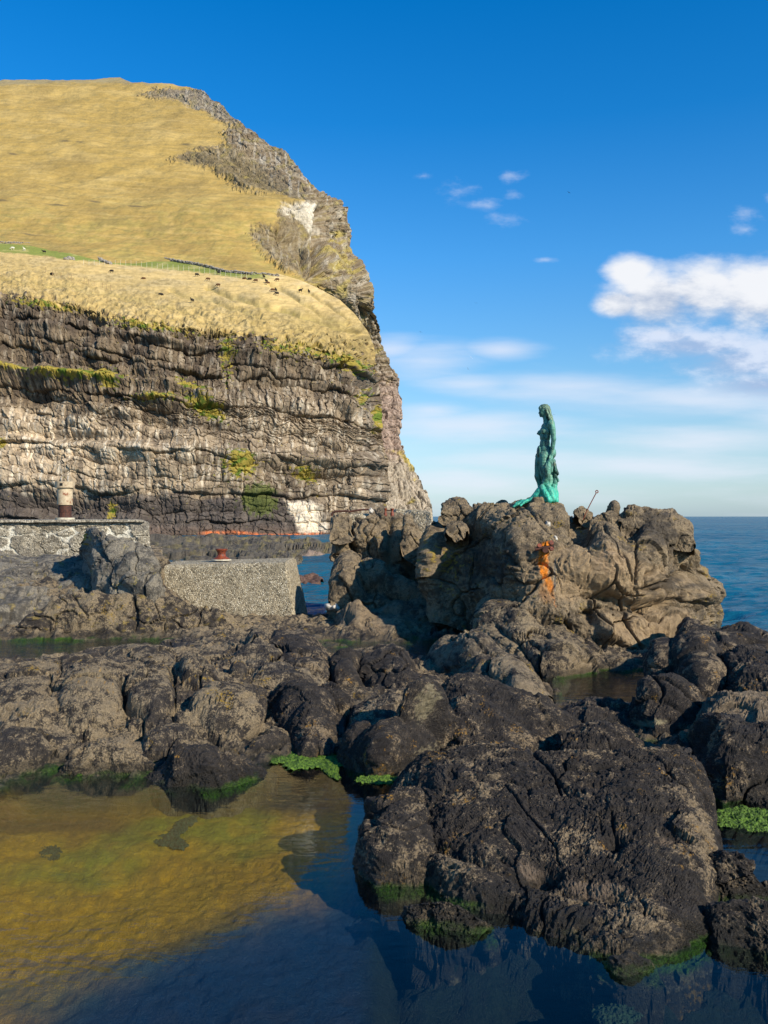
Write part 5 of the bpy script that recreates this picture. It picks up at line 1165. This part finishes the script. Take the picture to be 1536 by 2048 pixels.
# seal skin hanging from the hand
b = MB()
b.limb([q(628,890,20,-118), q(600,930,28,-112), q(585,1000,44,-104), q(590,1080,44,-96), q(570,1150,36,-86), q(550,1200,34,-74)])
b.limb([q(610,900,16,-118), q(556,1000,22,-100), q(546,1060,14,-92)]); b.limb([q(640,900,18,-112), q(640,960,26,-104), q(636,1040,22,-98)])
b.limb([q(655,900,26,-60), q(688,960,30,-40), q(706,1030,26,-34), q(738,1080,14,-30)]); b.limb([q(680,900,30,10), q(690,980,34,20), q(705,1060,30,20), q(735,1090,16,10)])
b.limb([q(712,1070,26,-10), q(712,1140,26,-6), q(700,1200,34,-4), q(690,1260,40,0)]); b.limb([q(722,1110,12,-30), q(742,1165,12,-34)]); b.limb([q(690,900,30,60), q(690,1050,36,60), q(690,1200,44,50)])
b.limb([q(640,920,40,40), q(640,1050,52,40), q(640,1180,60,30), q(630,1260,66,20)])
b.fused('seal_skin', .012, M_BRONZE, t, 2, lambda P: .016*fbm(P*np.array((7,7,3)),3,621)+.012*(billow(P*9,2,622)-.5))
# draped base and flippers
b = MB()
bl(b, 600, 1380, 0, 130, 130, 80); bl(b, 630, 1320, 0, 90, 110, 90); bl(b, 560, 1330, 0, 84, 110, 70); bl(b, 530, 1280, -20, 50, 90, 60); bl(b, 600, 1425, 0, 148, 140, 34)
b.limb([q(540,1240,36,-50), q(500,1290,50,-50), q(460,1350,52,-46), q(410,1400,40,-40), q(370,1415,32,-40), q(320,1425,26,-44), q(260,1440,22,-50), q(200,1470,18,-56), q(165,1495,12,-60)])
b.limb([q(330,1420,24,-60), q(290,1440,20,-80), q(250,1480,14,-96)]); b.limb([q(320,1415,22,0), q(260,1420,18,10), q(205,1455,12,14)])
b.limb([q(690,1240,40,-20), q(706,1330,40,-20), q(712,1400,40,-20), q(728,1432,20,-30)]); b.limb([q(520,1240,34,-80), q(560,1330,40,-110), q(610,1420,40,-130)]); b.limb([q(600,1230,40,-60), q(630,1300,50,-90), q(660,1400,50,-110)])
b.fused('rock_base', .014, M_BRONZE, t, 2, lambda P: .022*(billow(P*5,3,631)-.5)+.008*fbm(P*18,3,632))

# ---------------- pasture things
def perp(px, py, dz=0): 
    p = near_pt(px, py); return Vector((p.x, p.y-.3, p.z+dz))
def dup_tree(o, parent=None):
    c = o.copy(); COL.objects.link(c)
    if parent is not None: c.parent = parent
    for ch in o.children: dup_tree(ch, c)
    return c
def make_sheep(wool, graze):
    b = MB(); b.ball((0,0,.62), 1, (.52,.27,.29), sub=3); b.ball((-.25,0,.62), 1, (.28,.26,.28), sub=3); b.ball((.3,0,.60), 1, (.27,.25,.27), sub=3)
    hz = .36 if graze else .95; hx = -.72 if graze else -.66
    b.limb([(-.40,0,.72,.15), (-.55,0,(.72+hz)/2,.11), (hx,0,hz,.10)]); b.limb([(hx,0,hz,.10), (hx-.14,0,hz-.10,.065)])
    for s in (-1,1): b.ball((hx+.04,s*.11,hz+.05), 1, (.03,.08,.025), sub=2)
    for x in (-.32,.34):
        for s in (-1,1): b.limb([(x,s*.14,.5,.075), (x+.02,s*.14,.25,.045), (x,s*.14,-.02,.04)])
    b.limb([(.5,0,.66,.05), (.58,0,.48,.03)])
    o = b.fused('sheep_tmp', .03, wool, None, 1, lambda P: .02*fbm(P*9,2,641)); me = o.data; bpy.data.objects.remove(o); me.name = 'sheep'; return me
SH = {}
def sheep(px, py, wool, graze, face, label, lying=False):
    k = (wool.name, graze)
    if k not in SH:
        SH[k] = make_sheep(wool, graze)
    o = bpy.data.objects.new('sheep', SH[k]); COL.objects.link(o); o.location = perp(px, py+2, -.45 if lying else .0); o.rotation_euler = (0,0,math.radians(face))
    tag(o, label, 'sheep', 'sheep grazing on the yellow slope')
B_, N_, W_ = M_WOOL_B, M_WOOL_N, M_WOOL_W
for a in [(26,498,W_,1,10,'white sheep in the green strip, nearest the left edge'),(49,500,W_,0,80,'white sheep seen end on in the green strip, second from the left edge'),(89,505,B_,0,20,'black sheep in the green strip, third from the left edge'),(179,501,W_,1,60,'white sheep in the green strip beside a grey boulder'),(319,514,W_,0,30,'white sheep in the green strip just under the stone wall'),
          (104,547,B_,1,150,'dark sheep lying by the wooden fence stakes on the yellow slope',True),(224,544,B_,1,5,'large black sheep grazing alone below the two grey rock heaps'),(288,556,N_,1,20,'faint brown sheep half hidden in grass left of the slope centre',True),(322,588,B_,1,190,'small black sheep lying low on the slope above the cliff edge',True),
          (385,603,B_,0,60,'tiny black sheep nearest the cliff edge'),(394,551,B_,1,200,'black sheep just below the left part of the wire fence'),(438,547,B_,0,20,'black sheep standing right at the wire fence'),(417,560,N_,1,10,'pale brown sheep between the wire fence and the solid brown sheep'),(437,572,N_,1,0,'solid brown sheep broadside in the middle of the slope'),
          (493,550,B_,1,10,'black sheep at the right end of the wire fence'),(489,556,N_,1,170,'brown sheep left of a pair below the fence end',True),(500,557,B_,1,10,'black sheep right of a pair below the fence end',True),(512,563,N_,1,0,'brown sheep just below the pair at the fence end'),(528,555,B_,0,70,'small black sheep high on the slope right of the fence end'),
          (533,564,B_,0,60,'tiny black sheep above a small brown one'),(536,568,N_,1,10,'small brown sheep directly below a tiny black one'),(555,561,N_,1,0,'farthest brown sheep high at the right of the flock'),(546,582,N_,1,15,'brown sheep left in the cluster of three on the right slope'),(552,582,B_,0,80,'upright black sheep right in the cluster of three'),
          (554,589,B_,1,10,'big black sheep lowest in the cluster of three'),(601,583,B_,0,165,'black sheep left of the last two near the right crest'),(618,585,B_,0,80,'rightmost black sheep on the slope near the right crest')]:
    sheep(*a)
# fences
def make_fence(name, pts, h, mat, wire, label, r=.04, lean=0):
    p0 = perp(*pts[0]); t = empty(name, p0); tag(t, label, 'fence'); rr = random.Random(3)
    b = MB(); b.cyl((0,0,-.4), (0,0,h), r, r*.9, seg=6); proto = b.build('post', mat, None, True); me = proto.data; bpy.data.objects.remove(proto)
    tops = []
    for i, (px, py) in enumerate(pts):
        p = perp(px, py)-p0; o = bpy.data.objects.new('post', me); COL.objects.link(o); o.parent = t; o.location = p
        if lean and i % 4 == 2: o.rotation_euler = (0, rr.uniform(-.5,.5), 0)
        tops.append(p)
    if wire:
        b = MB()
        for k in (.35,.7,.95):
            for u, v in zip(tops[:-1], tops[1:]): b.cyl(u+Vector((0,0,h*k)), v+Vector((0,0,h*k)), .012, seg=4)
        b.build('wire', M_WIRE, t)
FP = [(250,530),(300,535),(400,545),(497,558)]
make_fence('wire_fence', [(x, float(ip(np.array([x]), FP)[0])) for x in np.arange(168, 500, 10.5)], 1.5, M_PALEP, True, 'pale post and wire fence along the lower side of the green strip')
make_fence('stake_fence', [(92,545),(106,550),(114,551),(123,556),(137,559),(144,560),(169,567),(178,569),(189,573),(206,576),(214,577),(222,580)], 1.3, M_WOODP, False, 'broken row of brown wooden stakes on the yellow slope at left', .06, 1)
# dry stone wall
def heap(name, pts, w, h, seed, label, cat, r=.45):
    rr = random.Random(seed); b = MB(); o0 = perp(*pts[0])
    L = 0
    for (a, c) in zip(pts[:-1], pts[1:]):
        pa, pc = perp(*a), perp(*c); k = int((pc-pa).length/(r*.9))+1
        for i in range(k):
            p = pa.lerp(pc, i/k)-o0
            for j in range(2):
                s = r*rr.uniform(.6,1.15); b.ball((p.x+rr.uniform(-.2,.2), p.y+rr.uniform(-w,w), p.z+j*h*.6*rr.uniform(.5,1.2)), s, (rr.uniform(.8,1.4), 1, rr.uniform(.5,.8)), sub=1)
    o = b.build(name, M_STONE); o.location = o0; tag(o, label, cat)
heap('stone_wall', [(-20,486),(60,489),(130,492),(200,502),(235,508),(300,514),(350,523),(400,531),(450,544),(500,549),(560,553)], .3, .8, 1, 'low dry stone wall along the top of the green strip', 'stone wall', .42)
heap('boulder', [(187,509),(200,509)], .4, 1., 2, 'grey boulder heap in the green strip beside a white sheep', 'boulder', .8)
heap('boulder', [(131,519),(148,520)], .4, .8, 3, 'grey boulder heap at the lower edge of the green strip', 'boulder', .7)
heap('boulder', [(197,518),(206,523),(222,529)], .6, .6, 4, 'line of tumbled grey stones at the left end of the wire fence', 'stones', .6)

# pale stones lying about
def stone(px, py, D, s, mat, label, seed):
    D = snap(OC, px, py, .02, D)
    b = MB(); b.ball((0,0,0), 1, s, sub=3); o = b.build('stone', mat, None, True); me = o.data
    n = len(me.vertices); P = np.empty(n*3, np.float32); me.vertices.foreach_get('co', P); P = P.reshape(-1,3); L = max(s)
    P = P+P*(.9*fbm(P/L*1.6+seed,3,seed))[:,None]; me.vertices.foreach_set('co', P.astype(np.float32).ravel()); me.update()
    o.location = w3(px, py, D); tag(o, label, 'stone')
stone(667,1214,27.6,(.22,.18,.11),M_WHITE,'white rounded stone at the left foot of the outcrop',1)
stone(742,1022,31.6,(.07,.08,.09),M_WHITE,'small white stone block at the end of the rusty bar',2)
stone(1096,1050,24.2,(.07,.06,.11),M_WHITE,'white wedge of stone in the cleft below the statue',3)
stone(1112,1078,24.0,(.035,.035,.08),M_WHITE,'small white stone low in the cleft above the rusted bracket',4)
stone(219,1087,33.0,(.09,.08,.07),M_WHITE,'small white stone on the rounded rock at the end of the quay',5)
stone(1262,1070,23.2,(.09,.09,.16),M_TAN,'tan rubble stone wedged in the crag right of the statue',6)

# sea birds
def bird(px, py, D, s, mat, roll, yaw, label):
    b = MB(); b.ball((0,0,0), 1, (.22,.06,.06), sub=2); b.ball((-.22,0,.01), 1, (.06,.04,.04), sub=2)
    for k in (-1,1):
        v = [b.bm.verts.new(p) for p in ((-.08,0,.02),(.08,0,.02),(.12,k*.35,.12),(-.02,k*.35,.12),(.10,k*.72,.06))]
        b.bm.faces.new((v[0],v[1],v[2],v[3])); b.bm.faces.new((v[3],v[2],v[4]))
    v = [b.bm.verts.new(p) for p in ((.18,.03,0),(.18,-.03,0),(.32,-.06,0),(.32,.06,0))]; b.bm.faces.new(v)
    o = b.build('sea_bird', mat); o.location = w3(px, py, D); o.scale = (s,s,s); o.rotation_euler = (math.radians(roll),0,math.radians(yaw)); tag(o, label, 'bird')
bird(942,715,150,.7,M_BIRDW,50,70,'white gull flying high left of the statue')
bird(936,738,150,.55,M_BIRDD,60,60,'dark bird just below the white gull')
bird(1138,385,160,.6,M_BIRDD,20,110,'dark bird highest in the sky, right of the small clouds')
bird(952,606,160,.5,M_BIRDD,10,80,'dark bird alone between the small clouds and the gull')
bird(841,664,170,.6,M_BIRDD,15,100,'dark bird nearest the headland')
bird(1108,829,60,.18,M_BIRDD,15,100,'tiny dark bird beside the head of the statue')

# rain puddle in the hollow of the big slab
SB = bpy.data.objects['rock_slab']; D_ = snap(SB, 1084, 1754); c_ = w3(1084, 1754, D_); rr = random.Random(5)
zz_ = min(drop(SB, c_.x+dx, c_.y+dy, c_.z) for dx in (-.06,0,.06) for dy in (-.05,0,.05))+.035
sheet('puddle', [(c_.x+.19*math.cos(a)*(1+.2*math.sin(3*a+1)), c_.y+.13*math.sin(a)*(1+.2*math.sin(2*a))) for a in np.linspace(0, 2*math.pi, 28)[:-1]], zz_, M_POOL)['kind'] = 'structure'
